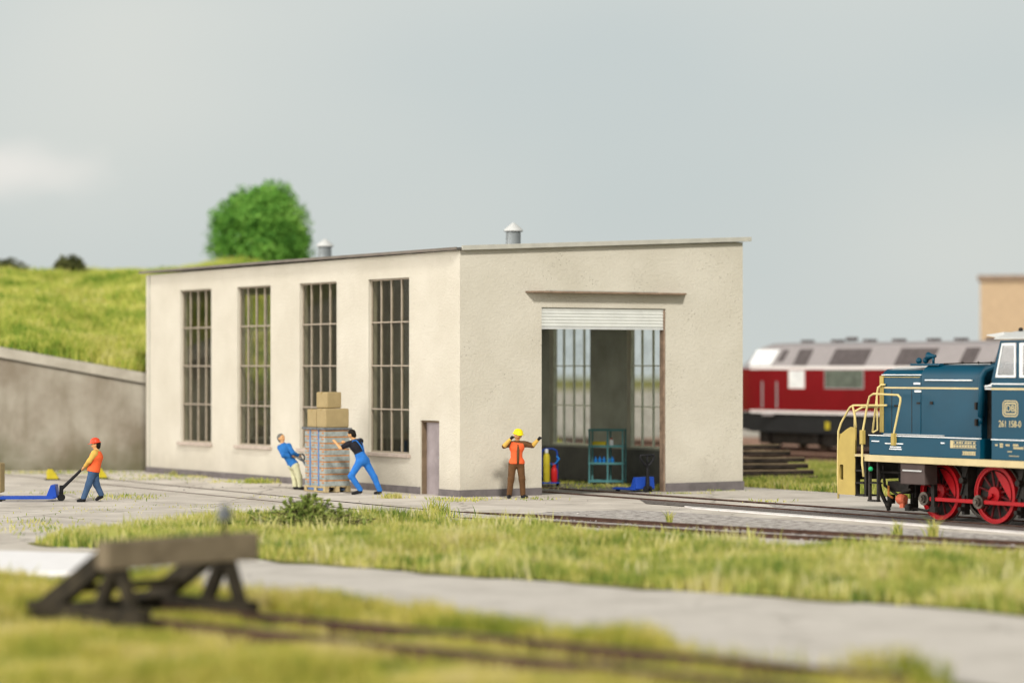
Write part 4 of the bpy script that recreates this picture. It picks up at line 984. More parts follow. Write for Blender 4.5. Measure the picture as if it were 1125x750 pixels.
# rotate slightly so the handle reaches the hands
t2.rotation_euler.z = ang + math.atan2(loc_tip[1], loc_tip[0]) - (math.pi if loc_tip[0] < 0 else 0)
t2.rotation_euler.z = ang
# pallet
pr = math.atan2(V.y, V.x)
pal = empty('wooden_pallet', PC, pr, 'wooden pallet under the strapped load of grey and orange blocks', 'pallet')   # local X = V (1.2), local Y = -uP
mb = MB()
for i in range(5):
    y0 = -.8+i*.1625; mb.box(0, 1.2, y0, y0+.13, .155, .178)
mb.build('deck_boards', M['woodp'], pal)
for y0 in (-.8, -.45, -.12):
    mb = MB(); 
    for x0 in (0, .52, 1.08): mb.box(x0, x0+.12, y0, y0+.12, .05, .13)
    mb.box(0, 1.2, y0, y0+.12, .018, .048); mb.box(0, 1.2, y0+.0, y0+.12, .132, .153); mb.build('runner', M['woodp'], pal)
# the strapped load
ld = empty('strapped_load', PC + Vector((0,0,.18)), pr, 'tall stack of grey blocks with orange layers and blue straps on the pallet', 'load')
LH = 1.52; nl = 9; lh = LH/nl; rr = random.Random(4)
mb = MB(); mo = MB()
for i in range(nl):
    z0 = i*lh; j = rr.uniform(0, .012)
    mb.box(.02+j, 1.18+j, -.785+j, -.015+j*.5, z0, z0+lh-.028)
    mo.box(.028, 1.172, -.777, -.020, z0+lh-.028, z0+lh-.0)
mb.build('grey_blocks', M['wrapg'], ld, bevel=.012); mo.build('orange_layers', M['orange'], ld)
for i in range(nl):
    for k in range(4):
        mb = MB(); x0 = .10+k*.28+rr.uniform(-.02,.02); z0 = i*lh+.055; mb.box(x0, x0+.09, -.012, .004, z0+.025, z0+.055); mb.build('orange_label', M['orange'], ld)
for x0 in (.36, .84):
    mb = MB(); mb.box(x0, x0+.02, -.80, .018, 0, LH+.005); mb.build('strap', M['strap'], ld)
mb = MB(); mb.box(-.01, 1.21, -.81, .03, LH+.006, LH+.06)
for k in range(7): mb.tube([(-.02+k*.2, -.82, LH+.04), (.05+k*.2, .045, LH+.05)], .03)
mb.build('cover', M['foil'], ld, bevel=.01)
def carton(c, w_, d_, h_, rz, label):
    t = empty('cardboard_box', c, rz, label, 'cardboard box', 'cardboard boxes on the strapped load')
    mb = MB(); mb.box(-w_/2, w_/2, -d_/2, d_/2, 0, h_); mb.build('carton', M['card'], t, bevel=.035)
    mb = MB(); mb.box(-.03, .03, -d_/2-.002, d_/2+.002, h_*.85, h_+.003); mb.build('tape', mat('carton_tape', (.30,.22,.09), .5), t)
    return t
topz = .18+LH+.07
c0 = PC + Vector((0,0,topz))
carton(c0+V*.88+uP*.33, .52, .55, .50, pr, 'brown cardboard box, lower left one of three on the load')
carton(c0+V*.33+uP*.42, .52, .74, .52, pr, 'brown cardboard box, lower right of three on the strapped load')
carton(c0+V*.48+uP*.38+Vector((0,0,.53)), .55, .48, .44, pr+R(4), 'brown cardboard box, topmost of three on the strapped load')
g = G(3, 546); t = carton((g.x-.42, g.y+.0, .125), .84, .6, .78, 0, 'cardboard box riding on the forks of the blue pallet truck at the left edge'); t['group'] = 'cardboard boxes on the yard'; del t['group']

# yellow track stops by the retaining wall
def chock(px, py, label):
    g = G(px, py); t = empty('wheel_stop', g, R(20), label, 'wheel stop', 'yellow wheel stops on the yard track'); t.scale = (.78,.78,.84)
    mb = MB(); mb.prism([(-.20,.0),(.24,0),(.24,.10),(.0,.40),(-.16,.40),(-.20,.25)], 'y', -.12, .12); mb.build('stop_block', M['yellow'], t, bevel=.02)
    mb = MB(); mb.box(-.26, .30, -.13, .13, -.0, .045); mb.build('shoe_plate', M['black'], t)
    mb = MB(); mb.prism([(-.165,.395),(.0,.395),(.245,.10),(.262,.02),(.262,.09),(.01,.415),(-.165,.415)], 'y', -.05, .05); mb.build('stop_face', M['black'], t)
    return t
chock(57, 527, 'yellow wheel stop left of the walking man, by the retaining wall')
chock(110.5, 525.5, 'yellow wheel stop just behind the walking man')

# ------------------------------------------------------------------ things inside the shed
rk = P(643.5, 532, 75.7); rk.z = 0
t = empty('storage_rack', (0,0,0), 0, 'teal open metal rack with three levels inside the shed', 'rack'); 
rx0, rx1 = P(647.5,532,75.7).x, P(683,532,75.7).x; RH = 1.62
t.location = (rx0, 75.7, 0); t.rotation_euler = (0,0,R(-14)); Wd = (rx1-rx0)/math.cos(R(14))+.02; mx_ = Wd*.55
for x in (0, mx_, Wd):
    for y in (0, .42):
        mb = MB(); mb.box(x-.022, x+.022, y-.022, y+.022, 0, RH); mb.build('post', M['teal'], t)
for z in (.10, .62, 1.12, RH-.03):
    mb = MB(); mb.box(-.03, Wd+.03, -.025, -.0, z-.03, z+.03); mb.box(-.03, Wd+.03, .42, .445, z-.03, z+.03); mb.box(0, Wd, 0, .42, z-.012, z+.01); mb.build('shelf', M['teal'], t)
def onrack(x, y, z):
    c, s = math.cos(R(-14)), math.sin(R(-14)); return Vector((rx0+x*c-y*s, 75.7+x*s+y*c, z))
t = empty('parts_tray', onrack(.27,.2,1.132), R(-14), 'yellow parts tray on the upper shelf of the teal rack', 'tray')
mb = MB(); mb.box(-.20,.20,-.13,.13,0,.03); mb.box(-.20,.20,-.13,-.11,.03,.12); mb.box(-.20,.20,.11,.13,.03,.12); mb.box(-.20,-.18,-.11,.11,.03,.12); mb.box(.18,.20,-.11,.11,.03,.12); mb.build('tray', M['yellow'], t)
t = empty('white_canister', onrack(.62,.18,1.132), 0, 'small white canister with dark lid on the upper shelf of the teal rack', 'canister')
mb = MB(); mb.lathe([(.05,0),(.055,.02),(.055,.15),(.03,.18)], (0,0,0)); sharp(mb.build('canister_body', M['whitep'], t)); mb = MB(); mb.lathe([(.03,.18),(.03,.22),(.01,.225)]); mb.build('lid', M['red'], t)
for i in range(5):
    t = empty('blue_bottle', onrack(.15+i*.125,.17,.632), 0, ('blue bottle with white cap on the middle shelf of the teal rack' if i == 3 else 'blue bottle with blue cap on the middle shelf of the teal rack'), 'bottle', 'blue bottles on the teal rack')
    mb = MB(); mb.lathe([(.045,0),(.05,.01),(.05,.10),(.02,.14),(.018,.16)], (0,0,0), 14); sharp(mb.build('bottle_body', M['lblue'], t)); mb = MB(); mb.lathe([(.02,.16),(.02,.18),(.005,.185)], (0,0,0), 10); mb.build('cap', M['whitep'] if i == 3 else M['lblue'], t)
# gas bottle trolley
wx = P(604, 530, 74.5)
t = empty('gas_trolley', (wx.x, 74.5, 0), R(10), 'blue tubular hand trolley standing just inside the left door jamb of the shed', 'trolley')
mb = MB(); mb.tube([(.22,-.02,.15),(.22,0,.9),(.20,0,1.02),(.10,0,1.08),(-.14,0,1.08),(-.24,0,1.0),(-.24,-.02,.15)], .025); mb.tube([(-.24,0,.65),(.22,0,.65)], .018); mb.tube([(-.24,0,.35),(.22,0,.35)], .018); mb.build('trolley_frame', M['blue'], t, smooth=True)
mb = MB(); mb.box(-.26,.24,-.26,.02,.10,.13); mb.build('foot_plate', M['blue'], t)
for s in (-.26, .24):
    mb = MB(); mb.cyl((s-.03,.04,.12),(s+.03,.04,.12),.12, n=20); mb.build('wheel', M['rubber'], t)
mb = MB(); mb.tube([(.0,-.1,.60),(.14,-.22,.68),(.24,-.2,.80),(.16,-.18,.88)], .022); mb.build('hose', M['lblue'], t, smooth=True)
for dx, m_, lab, hh in ((-.12, M['yellow'], 'yellow gas cylinder with white cap on the blue trolley', .88), (.10, M['red'], 'short red gas cylinder on the blue trolley', .48)):
    c_ = Matrix.Rotation(R(10), 3, 'Z') @ Vector((dx, -.14, 0))
    q = empty('gas_cylinder', (wx.x+c_.x, 74.5+c_.y, .132), 0, lab, 'gas cylinder')
    mb = MB(); mb.lathe([(.08,0),(.095,.02),(.095,hh-.16),(.07,hh-.08),(.04,hh-.05)], (0,0,0), 20); sharp(mb.build('cylinder_body', m_, q), 50)
    mb = MB(); mb.lathe([(.045,hh-.05),(.05,hh-.03),(.05,hh+.05),(.03,hh+.07)], (0,0,0), 14); mb.build('valve_cap', M['whitep'] if dx < 0 else M['red'], q)

# ------------------------------------------------------------------ sleeper pile right of the shed
def sleeper(c, rz, L, ry, lab):
    t = empty('railway_sleeper', c, rz, lab, 'sleeper', 'old sleepers stacked beside the shed'); t.rotation_euler = (0, ry, rz)
    mb = MB(); mb.box(-L/2, L/2, -.12, .12, 0, .125); mb.build('tarred_body', M['timber'], t, bevel=.012)
    mb = MB(); mb.box(-L/2+.01, L/2-.01, -.11, .11, .122, .150); mb.build('weathered_top', M['timbertop'], t, bevel=.01)
    return t
sp = [(897,527,79.0,0,.00),(889,520.5,79.6,.0,.01),(886,512.0,80.2,0,.02),(883,505.5,81.0,.01,.0),(866,499.0,82.0,-.01,.0),(856,493.5,83.0,.02,.0)]
levels = [(897,0.0,79.0),(893,0.17,79.5),(887,.34,80.1),(883,.51,80.7),(868,.70,81.2),(856,.88,81.8)]
ordw = ['lowest','second','third','fourth','fifth','topmost']
for i, (pxr, z, d) in enumerate(levels):
    xr = (pxr-562.5)/FPX*d; L = 2.6; a = R((8, 14, 10, 16, 4, 12)[i])
    sleeper(Vector((xr-L/2*math.cos(a), d-L/2*math.sin(a), z-.03)), a, L, 0, f'dark tarred sleeper, {ordw[i]} of the front row of the pile')
    if i < 5:
        d2 = d+.42; sleeper(Vector((xr-L/2*math.cos(a)-.35-.1*i, d2, z-.02)), a-R(3), L, 0, f'dark tarred sleeper, {ordw[i]} of the rear row of the pile')

# ------------------------------------------------------------------ buffer stop in the foreground
bl, brt = Vector((-5.28, 33.4, 0)), Vector((-3.52, 35.3, 0))
bd = (brt-bl).normalized(); ba = Vector((-bd.y, bd.x, 0))       # ba: away from the track, up-left
mid = (bl+brt)/2; rzb = math.atan2(bd.y, bd.x)
t = empty('buffer_stop', mid, rzb, 'blurred timber and steel buffer stop at the end of the foreground track', 'buffer stop')   # local X along the beam, +Y behind it
mb = MB(); mb.box(-1.30, 1.30, -.12, .12, .80, 1.17); mb.build('buffer_beam', M['stopwood'], t, bevel=.02)
for s in (-.98, .86):
    mb = MB()
    mb.bar((s, .14, 1.02), (s, 1.75, .10), .17, .26); mb.bar((s, .13, .82), (s, .55, .06), .14, .16, (0,1,0)); mb.bar((s, .0, .78), (s,-.32,.04), .13, .16, (0,1,0))
    mb.bar((s, -.5, .15), (s, 1.9, .15), .18, .26)
    mb.build('strut_frame', M['stopsteel'], t)
mb = MB(); mb.bar((-.85,.98,.48),(.85,.98,.48),.10,.10); mb.bar((-1.0,1.45,.18),(1.0,1.45,.18),.16,.14); mb.build('cross_brace', M['stopsteel'], t)
mb = MB(); mb.cyl((.78,.0,1.17),(.78,0,1.36),.03,.03); lp = mb.build('lamp_post', M['stopsteel'], t)
mb = MB(); mb.box(.70,.86,-.07,.07,1.36,1.50); mb.lathe([(.06,1.50),(.03,1.56),(.02,1.58)], (.78,0,0), 12); mb.build('lamp', M['foil'], lp, bevel=.01)
axF = [mid + ba*.6, mid - ba*.5] 
tr_dir = (G(800,746)-G(270,692)).normalized()
sheet('foreground_track_bed', [mid+ba*2.3-bd*1.2, mid+ba*2.3+bd*1.2, mid-ba*11+bd*1.2, mid-ba*11-bd*1.2], -.042, M['brownsoil'])
axF = [mid+ba*1.2, mid, mid-ba*1.5, mid-ba*3.5, mid-ba*6.5, mid-ba*11]
ft = track('foreground_track', axF, 'rusty blurred track in the foreground grass leading to the buffer stop', z=.16, gr=False, hgt=.17)
rs = random.Random(2)
for i in range(16):
    c = mid-ba*(.1+i*.62); mb = MB(); mb.box(-1.3, 1.3, -.12, .12, -.04, -.005, Matrix.Translation((c.x, c.y, 0)) @ Matrix.Rotation(rzb+R(rs.uniform(-2,2)), 4, 'Z')); mb.build('sleeper', M['timbertop'], ft)

# ------------------------------------------------------------------ blue shunting locomotive
LA = math.atan2(V.y, V.x)
loco = empty('shunting_locomotive', O_L, LA, 'petrol-blue diesel shunter with cream frame, yellow handrails and red spoked wheels', 'locomotive')
RZ = .04
def part(name, mb, m, parent=None, bevel=0, **k): return mb.build(name, m, parent or loco, bevel=bevel, **k)
def text_mesh(name, txt, size, m, Mx, parent, ext=.003, align='CENTER', sx=1.0):
    cu = bpy.data.curves.new(name, 'FONT'); cu.body = txt; cu.size = size; cu.extrude = ext; cu.align_x = align; cu.align_y = 'CENTER'; cu.space_character = 1.0
    o = bpy.data.objects.new(name+'_tmp', cu); C.objects.link(o); bpy.context.view_layer.update()
    me = bpy.data.meshes.new_from_object(o.evaluated_get(bpy.context.evaluated_depsgraph_get())); bpy.data.objects.remove(o)
    for v in me.vertices: v.co.x *= sx
    me.transform(Mx); me.materials.clear(); me.materials.append(m)
    ob = bpy.data.objects.new(name, me); C.objects.link(ob); ob.parent = parent; return ob
def side_plane(a, z, y):   # text on the +Y side: text right runs to -X
    return Matrix(((-1,0,0,a),(0,0,1,y),(0,1,0,z),(0,0,0,1)))
# frame and deck
mb = MB(); mb.box(-4.9, 3.42, -1.50, 1.50, 1.30, 1.45); fr = part('frame', mb, M['lcream'], bevel=.01)
mb = MB(); mb.box(3.423, 3.80, -1.30, 1.46, 1.40, 1.45); part('front_platform', mb, M['lcream'])
mb = MB(); mb.box(-.30, 3.30, -1.46, 1.46, 1.452, 1.88); sb = part('side_boxes', mb, M['lblu'], bevel=.012)
mb = MB(); mb.box(-.28, 3.31, 1.40, 1.475, 1.882, 1.90); part('box_edge', mb, M['lwhite'], sb)
for a0, a1, z in ((2.15,2.75,1.72),(2.95,3.2,1.76),(2.2,2.6,1.60),(2.22,2.58,1.645),(.80,.92,1.77)):
    mb = MB(); mb.box(a0, a1, 1.462, 1.475, z-.012, z+.012); part('box_handle', mb, M['lwhite'], sb)
# hoods
def hood(a0, a1, hw, zs, zt, name, n=7):
    prof = [(hw, 1.882), (hw, zs)]
    for i in range(1, n+1):
        t_ = math.pi/2*i/n; prof.append((hw-.30+.30*math.cos(t_) if True else 0, zs+(zt-zs)*math.sin(t_)))
    prof.append((0, zt+.03)); prof += [(-y, z) for y, z in prof[-2::-1]]
    mb = MB(); mb.prism(prof, 'x', a0, a1); o = part(name, mb, M['lblu']); sharp(o, 30)
    b = o.modifiers.new('bevel', 'BEVEL'); b.width = .02; b.segments = 2; b.limit_method = 'ANGLE'; b.angle_limit = R(50); return o
h1 = hood(2.03, 3.38, 1.05, 3.14, 3.38, 'front_hood'); h2 = hood(.08, 2.02, 1.06, 3.16, 3.47, 'main_hood')
mb = MB(); mb.prism([(.9,1.46),(.9,3.0),(.7,3.25),(-.7,3.25),(-.9,3.0),(-.9,1.46)], 'x', -.62, .075); part('hood_gap', mb, M['lblack'])
# grey top sheets of the hoods
mb = MB(); mb.prism([(.86,3.365),(.60,3.405),(0,3.425),(-.60,3.405),(-.86,3.365),(-.86,3.355),(.86,3.355)], 'x', 2.05, 3.33); part('hood_top', mb, M['lgrey'], h1)
mb = MB(); mb.prism([(.90,3.425),(.60,3.49),(0,3.515),(-.60,3.49),(-.90,3.425),(-.90,3.40),(.90,3.40)], 'x', .12, 1.98); part('hood_top', mb, M['lgrey'], h2)
mb = MB(); mb.box(.08, 2.022, 1.062, 1.068, 2.935, 2.975); part('cream_stripe', mb, M['lcream'], h2)
mb = MB(); mb.box(2.03, 3.382, 1.052, 1.058, 2.935, 2.975); part('cream_stripe', mb, M['lcream'], h1)
mb = MB(); mb.box(3.27, 3.39, 1.0, 1.075, 1.95, 3.22); mb.box(2.05, 3.34, 1.052, 1.062, 3.185, 3.20); part('corner_post', mb, M['lyel'], h1)
mb = MB(); mb.box(2.04, 3.36, .99, 1.045, 3.235, 3.255); part('edge_line', mb, M['lwhite'], h1)
mb = MB(); mb.box(.35, 1.85, 1.062, 1.10, 3.12, 3.145); part('rain_gutter', mb, M['lwhite'], h2)
for a in (2.33, 3.0):
    mb = MB(); mb.box(a-.008, a+.008, 1.0, 1.054, 1.95, 2.92); part('door_seam', mb, M['dark'], h1)
for a, z in ((2.85,2.55),(2.10,2.62)):
    mb = MB(); mb.box(a-.05, a+.05, 1.05, 1.075, z-.02, z+.02); part('door_lock', mb, M['dark'], h1)
for a, z in ((2.15,3.05),(2.12,2.88)):
    mb = MB(); mb.box(a-.11, a+.09, 1.055, 1.08, z-.02, z+.025); part('hinge', mb, M['lwhite'], h1)
mb = MB(); mb.box(1.62, 1.70, 1.062, 1.09, 2.60, 2.66); mb.box(.18,.24,1.062,1.12,2.50,2.66); mb.box(.18,.24,1.062,1.12,2.15,2.3); part('door_lock', mb, M['dark'], h2)
for i in range(9):
    mb = MB(); mb.box(1.25, 3.2, 1.0, 1.13, 1.905, 1.925) if i == 0 else mb.box(0,0.001,0,.001,1.6,1.601)
    if i == 0: part('foot_ledge', mb, M['lgrey'])
# inscription panel on the side box
tx_ = text_mesh('lettering', 'HE 261 158', .085, M['lcream'], side_plane(.68, 1.745, 1.464), sb); 
mb = MB()
for k in range(8):
    mb.box(.52-k*.088-.062, .52-k*.088, 1.462, 1.468, 1.695, 1.735)
    mb.box(.52-k*.088-(.062 if k % 3 else .03), .52-k*.088, 1.462, 1.468, 1.775, 1.81)
mb.box(-.19, .62, 1.462, 1.4665, 1.828, 1.838); mb.box(-.19, .62, 1.462, 1.4665, 1.672, 1.682); mb.box(-.19, .52, 1.462, 1.4665, 1.748, 1.758)
mb.box(.53, .62, 1.462, 1.468, 1.683, 1.827)
mb.box(-.18, .25, 1.462, 1.467, 1.60, 1.61); mb.box(-.18,.25,1.462,1.467,1.53,1.54)
for k in range(7): mb.box(-.16+k*.058, -.125+k*.058, 1.462, 1.468, 1.541, 1.599)
bpy.data.objects.remove(tx_); part('data_panel', mb, M['lcream'], sb)
# horn and bell on the front hood
mb = MB(); mb.box(1.55, 2.5, .55, .95, 3.45, 3.50); hb = part('horn_base', mb, M['lblu'])
mb = MB(); mb.lathe([(.03,-.12),(.04,-.05),(.07,.05),(.095,.11),(.085,.12)], (1.95,.8,3.66), 16, 'x'); mb.cyl((1.9,.8,3.50),(1.9,.8,3.64),.03); mb.sphere((2.15,.8,3.57),.07); mb.sphere((2.32,.85,3.56),.07); mb.cyl((2.15,.8,3.5),(2.15,.8,3.55),.03); part('horn', mb, M['lblu'], hb, smooth=True)
mb = MB(); mb.tube([(1.5,.85,3.49),(-.5,.85,3.52)], .015); 
for a in (.9,.4,0): mb.sphere((a,.85,3.51), .03)
part('roof_conduit', mb, M['lblack'])
# exhaust arch pipe between hood and cab
mb = MB(); mb.tube([(.02,1.13,2.35),(.0,1.13,2.9),(-.02,1.13,3.20),(-.12,1.10,3.36),(-.30,1.05,3.43),(-.55,1.0,3.44)], .075, 12); mb.tube([(.03,1.13,2.35),(.03,1.1,2.2)],.05); part('air_pipe', mb, M['lblu'], smooth=True)
mb = MB(); mb.tube([(-.10,1.12,3.0),(-.62,1.16,3.06)], .03); mb.tube([(-.1,1.12,2.95),(-.62,1.16,2.95)], .02); part('pipe', mb, M['lwhite'], smooth=True)
# cab
CF, CB_, SY = -.66, -3.0, 1.47
mb = MB(); mb.box(CB_, CF, -SY, SY, 1.452, 3.14); cab = part('cab', mb, M['lblu'], bevel=.015)
mb = MB(); mb.box(CB_, CF+.003, SY+.001, SY+.007, 2.935, 2.98); mb.box(CF+.001, CF+.006, -SY, SY, 2.935, 2.98); part('cream_stripe', mb, M['lcream'], cab)
mb = MB(); mb.box(CB_, CF, SY+.001, SY+.012, 1.875, 1.895); mb.box(CB_, CF, SY+.001, SY+.014, 3.05, 3.075); part('edge_line', mb, M['lwhite'], cab)
for s in (1, -1):
    y0, y1 = (SY-.05, SY) if s > 0 else (-SY, -SY+.05)
    mb = MB(); mb.prism([(CF,3.142),(CF-.12,3.142),(CF-.36,3.98),(CF-.27,3.98)], 'y', y0, y1)      # slanted front pillar
    mb.prism([(CF-.12,3.142),(-1.42,3.142),(-1.42,3.19),(CF-.135,3.19)], 'y', y0, y1)
    mb.box(-1.50, -1.42, y0, y1, 3.142, 3.98); mb.box(-3.0, -1.50, y0, y1, 3.142, 3.19); mb.box(-3.0, -2.86, y0, y1, 3.19, 3.98); mb.prism([(CF-.345,3.93),(-1.42,3.93),(-1.42,3.98),(CF-.36,3.98)], 'y', y0, y1); mb.box(-2.86,-1.50,y0,y1,3.93,3.98)
    part('cab_pillar', mb, M['lblu'], cab)
    yw = (y1+.001 if s > 0 else y0-.02)
    for (pl) in ([(CF-.14,3.20),(-1.40,3.20),(-1.40,3.92),(CF-.335,3.92)], [(-1.52,3.20),(-2.84,3.20),(-2.84,3.92),(-1.52,3.92)]):
        mb = MB(); cx = sum(p[0] for p in pl)/4; cz = sum(p[1] for p in pl)/4
        inn = [(cx+(p[0]-cx)*.86, cz+(p[1]-cz)*.88) for p in pl]
        vs = [(p[0], yw+e, p[1]) for e in (0, .018) for p in pl+inn]
        fs = []
        for i in range(4):
            j = (i+1) % 4
            fs += [(i, j, 4+j, 4+i), (8+i, 8+j, 12+j, 12+i), (i, j, 8+j, 8+i), (4+i, 4+j, 12+j, 12+i)]
        mb.add(vs, fs); wf = part('side_window', mb, M['lwhite'], cab)
        mb = MB(); mb.add([(p[0], yw+.008, p[1]) for p in inn], [(0,1,2,3)]); part('pane', mb, M['cglass'], wf, fixn=False)
# front window wall of the cab (slanted), seen through the side
mb = MB(); mb.prism([(CF-.01,3.142),(CF-.06,3.142),(CF-.31,3.98),(CF-.26,3.98)], 'y', -.10, .10); part('cab_pillar', mb, M['lblu'], cab)
mb = MB(); mb.box(-2.2, -1.3, -.5, .5, 3.142, 3.42); part('control_desk', mb, M['lblack'], cab)
mb = MB(); mb.prism([(SY+.06,4.0),(SY+.06,4.03),(1.1,4.15),(.5,4.24),(0,4.26),(-.5,4.24),(-1.1,4.15),(-SY-.06,4.03),(-SY-.06,4.0)], 'x', -3.1, -.80)
cr_ = part('cab_roof', mb, M['lgrey'], bevel=.012)
mb = MB(); mb.prism([(-.80,4.0),(-.80,4.16),(-.52,4.13),(-.28,4.11),(-.28,4.09),(-.52,4.06)], 'y', -1.25, 1.25); part('visor', mb, M['lgrey'], cr_)
mb = MB(); mb.box(-2.6, -1.15, .2, .95, 4.22, 4.36); part('roof_hatch', mb, M['lblu'], cr_, bevel=.02)
mb = MB(); mb.sphere((-.95,.9,4.21), .05); part('roof_lamp', mb, M['lblack'], cr_, smooth=True)
# rear hood (outside the frame)
mb = MB(); mb.box(-4.7, -3.003, -1.05, 1.05, 1.452, 2.9); part('rear_hood', mb, M['lblu'], bevel=.06)
# emblem: rounded square with two letters, running number
def rrect(w_, h_, r_, n=5):
    out = []
    for cx, cy, a0 in ((w_/2-r_, h_/2-r_, 0), (-w_/2+r_, h_/2-r_, 90), (-w_/2+r_, -h_/2+r_, 180), (w_/2-r_, -h_/2+r_, 270)):
        for i in range(n+1): t_ = R(a0+90*i/n); out.append((cx+r_*math.cos(t_), cy+r_*math.sin(t_)))
    return out
def ring(mb, a, z, w_, h_, t_, y, r_=.06):
    o1 = rrect(w_, h_, r_); o2 = rrect(w_-2*t_, h_-2*t_, max(.01, r_-t_)); n = len(o1)
    vs = [(a-p[0], yy, z+p[1]) for yy in (y, y+.005) for p in o1+o2]
    for i in range(n):
        j = (i+1) % n; 
    fs = [(i,(i+1)%n,n+(i+1)%n,n+i) for i in range(n)]+[(2*n+i,2*n+(i+1)%n,3*n+(i+1)%n,3*n+i) for i in range(n)]+[(i,(i+1)%n,2*n+(i+1)%n,2*n+i) for i in range(n)]+[(n+i,n+(i+1)%n,3*n+(i+1)%n,3*n+i) for i in range(n)]
    mb.add(vs, fs)
EA, EZ = -1.235, 2.545
mb = MB(); ring(mb, EA, EZ, .46, .345, .022, SY+.001, .09); ring(mb, EA, EZ, .35, .255, .030, SY+.001, .05); em = part('emblem', mb, M['lcream'], cab)
text_mesh('emblem_letters', 'DB', .20, M['lcream'], side_plane(EA, EZ, SY+.003), em, .004, sx=1.0)
text_mesh('running_number', '261 158-0', .195, M['lcream'], side_plane(-1.22, 2.215, SY+.003), cab, .004, sx=.84)
mb = MB(); rr = random.Random(8)
for (a0, z0, w_, h_) in ((-.78,1.77,.08,.02),(-.92,1.79,.10,.02),(-.92,1.74,.10,.02),(-1.10,1.775,.12,.02),(-1.32,1.78,.16,.022),(-1.33,1.72,.30,.022),(-1.15,1.64,.14,.012),(-1.2,1.55,.3,.008),(-1.65,1.75,.2,.02)):
    n_ = max(2, int(w_/.03))
    for k in range(n_):
        mb = MB(); mb.box(a0-w_*k/n_-w_/n_*.7, a0-w_*k/n_, SY+.001, SY+.005, z0-h_, z0+h_); part('lettering', mb, M['lcream'], cab)
# running gear
WR = .63
def wheel(a, s):
    mb = MB(); y0 = s*.66; c = (a, 0, WR+RZ)
    # rim ring
    def annulus(mb, ro, ri, ya, yb, n=40):
        mb2 = [(ri, ya), (ro, ya), (ro, yb), (ri, yb)]; vs = []; fs = []
        for k in range(n):
            t_ = 2*math.pi*k/n
            for r_, y in mb2: vs.append((a+r_*math.cos(t_), y, WR+RZ+r_*math.sin(t_)))
        for k in range(n):
            for j in range(4): fs.append((k*4+j, k*4+(j+1) % 4, ((k+1) % n)*4+(j+1) % 4, ((k+1) % n)*4+j))
        mb.add(vs, fs)
    annulus(mb, .60, .535, y0, y0+s*.085)
    mb.cyl((a, y0-s*.02, WR+RZ), (a, y0+s*.12, WR+RZ), .17, n=24)
    for k in range(0):
        t_ = 2*math.pi*(k+.5)/12; p0 = (a+.14*math.cos(t_), y0+s*.045, WR+RZ+.14*math.sin(t_)); p1 = (a+.52*math.cos(t_), y0+s*.045, WR+RZ+.52*math.sin(t_)); mb.cyl(p0, p1, .034, .026, 8)
    # counterweight crescent opposite the crank pin
    ca = math.atan2(.16, -.20); pts = []
    for k in range(13):
        t_ = ca+R(-52+104*k/12); pts.append((a+.505*math.cos(t_), WR+RZ+.505*math.sin(t_)))
    for k in range(9):
        t_ = ca+R(40-80*k/8); rr_ = .505*math.cos(R(52))/math.cos(R(40-80*k/8))*.98; pts.append((a+rr_*math.cos(t_), WR+RZ+rr_*math.sin(t_)))
    mb.prism([(p[0], p[1]) for p in pts], 'y', y0+s*.01, y0+s*.095)
    # crank arm
    mb.bar((a, y0+s*.10, WR+RZ), (a+.20, y0+s*.10, WR+RZ-.16), .06, .17, (0,1,0))
    w_ = part('wheel', mb, M['lred']); sharp(w_, 35)
    mb = MB(); mb.cyl((a, y0-s*.03, WR+RZ), (a, y0+s*.07, WR+RZ), .168, n=24)
    for k in range(12):
        t_ = 2*math.pi*(k+.5)/12; mb.cyl((a+.14*math.cos(t_), y0+s*.045, WR+RZ+.14*math.sin(t_)), (a+.52*math.cos(t_), y0+s*.045, WR+RZ+.52*math.sin(t_)), .030, .024, 8)
    part('spokes', mb, M['lspoke'], w_)
    mb = MB(); annulus(mb, .63, .601, y0-s*.03, y0+s*.10, 48); ty = part('tyre', mb, M['lred'], w_); sharp(ty, 35)
    mb = MB(); annulus(mb, .665, .59, y0-s*.068, y0-s*.032, 48); part('flange', mb, M['steel'], w_)
    mb = MB(); mb.cyl((a, y0-s*.04, WR+RZ), (a, y0-s*.03, WR+RZ), .60, n=40); mb.cyl((a,0,WR+RZ),(a,y0-s*.02,WR+RZ),.08); part('axle', mb, M['lblack'], w_)
    mb = MB(); mb.cyl((a+.20, y0+s*.14, WR+RZ-.16), (a+.20, s*1.12, WR+RZ-.16), .105, .09, 16); mb.cyl((a+.20, s*1.12, WR+RZ-.16), (a+.20, s*1.16, WR+RZ-.16), .06, n=6); part('crank_pin', mb, M['steel'], w_)
    mb = MB(); mb.cyl((a+.20, s*.97, WR+RZ-.16), (a+.20, s*1.06, WR+RZ-.16), .15, n=20); part('rod_bearing', mb, M['steel'], w_)
for a in (1.74, 0, -1.74):
    for s in (1, -1): wheel(a, s)
for s in (1, -1):
    mb = MB(); 
    for a in (0, -1.74): mb.bar((a+.20+.15, s*1.0, WR+RZ-.16), (a+1.74+.20-.15, s*1.0, WR+RZ-.16), .05, .085)
    part('coupling_rod', mb, M['lred'], bevel=.008)
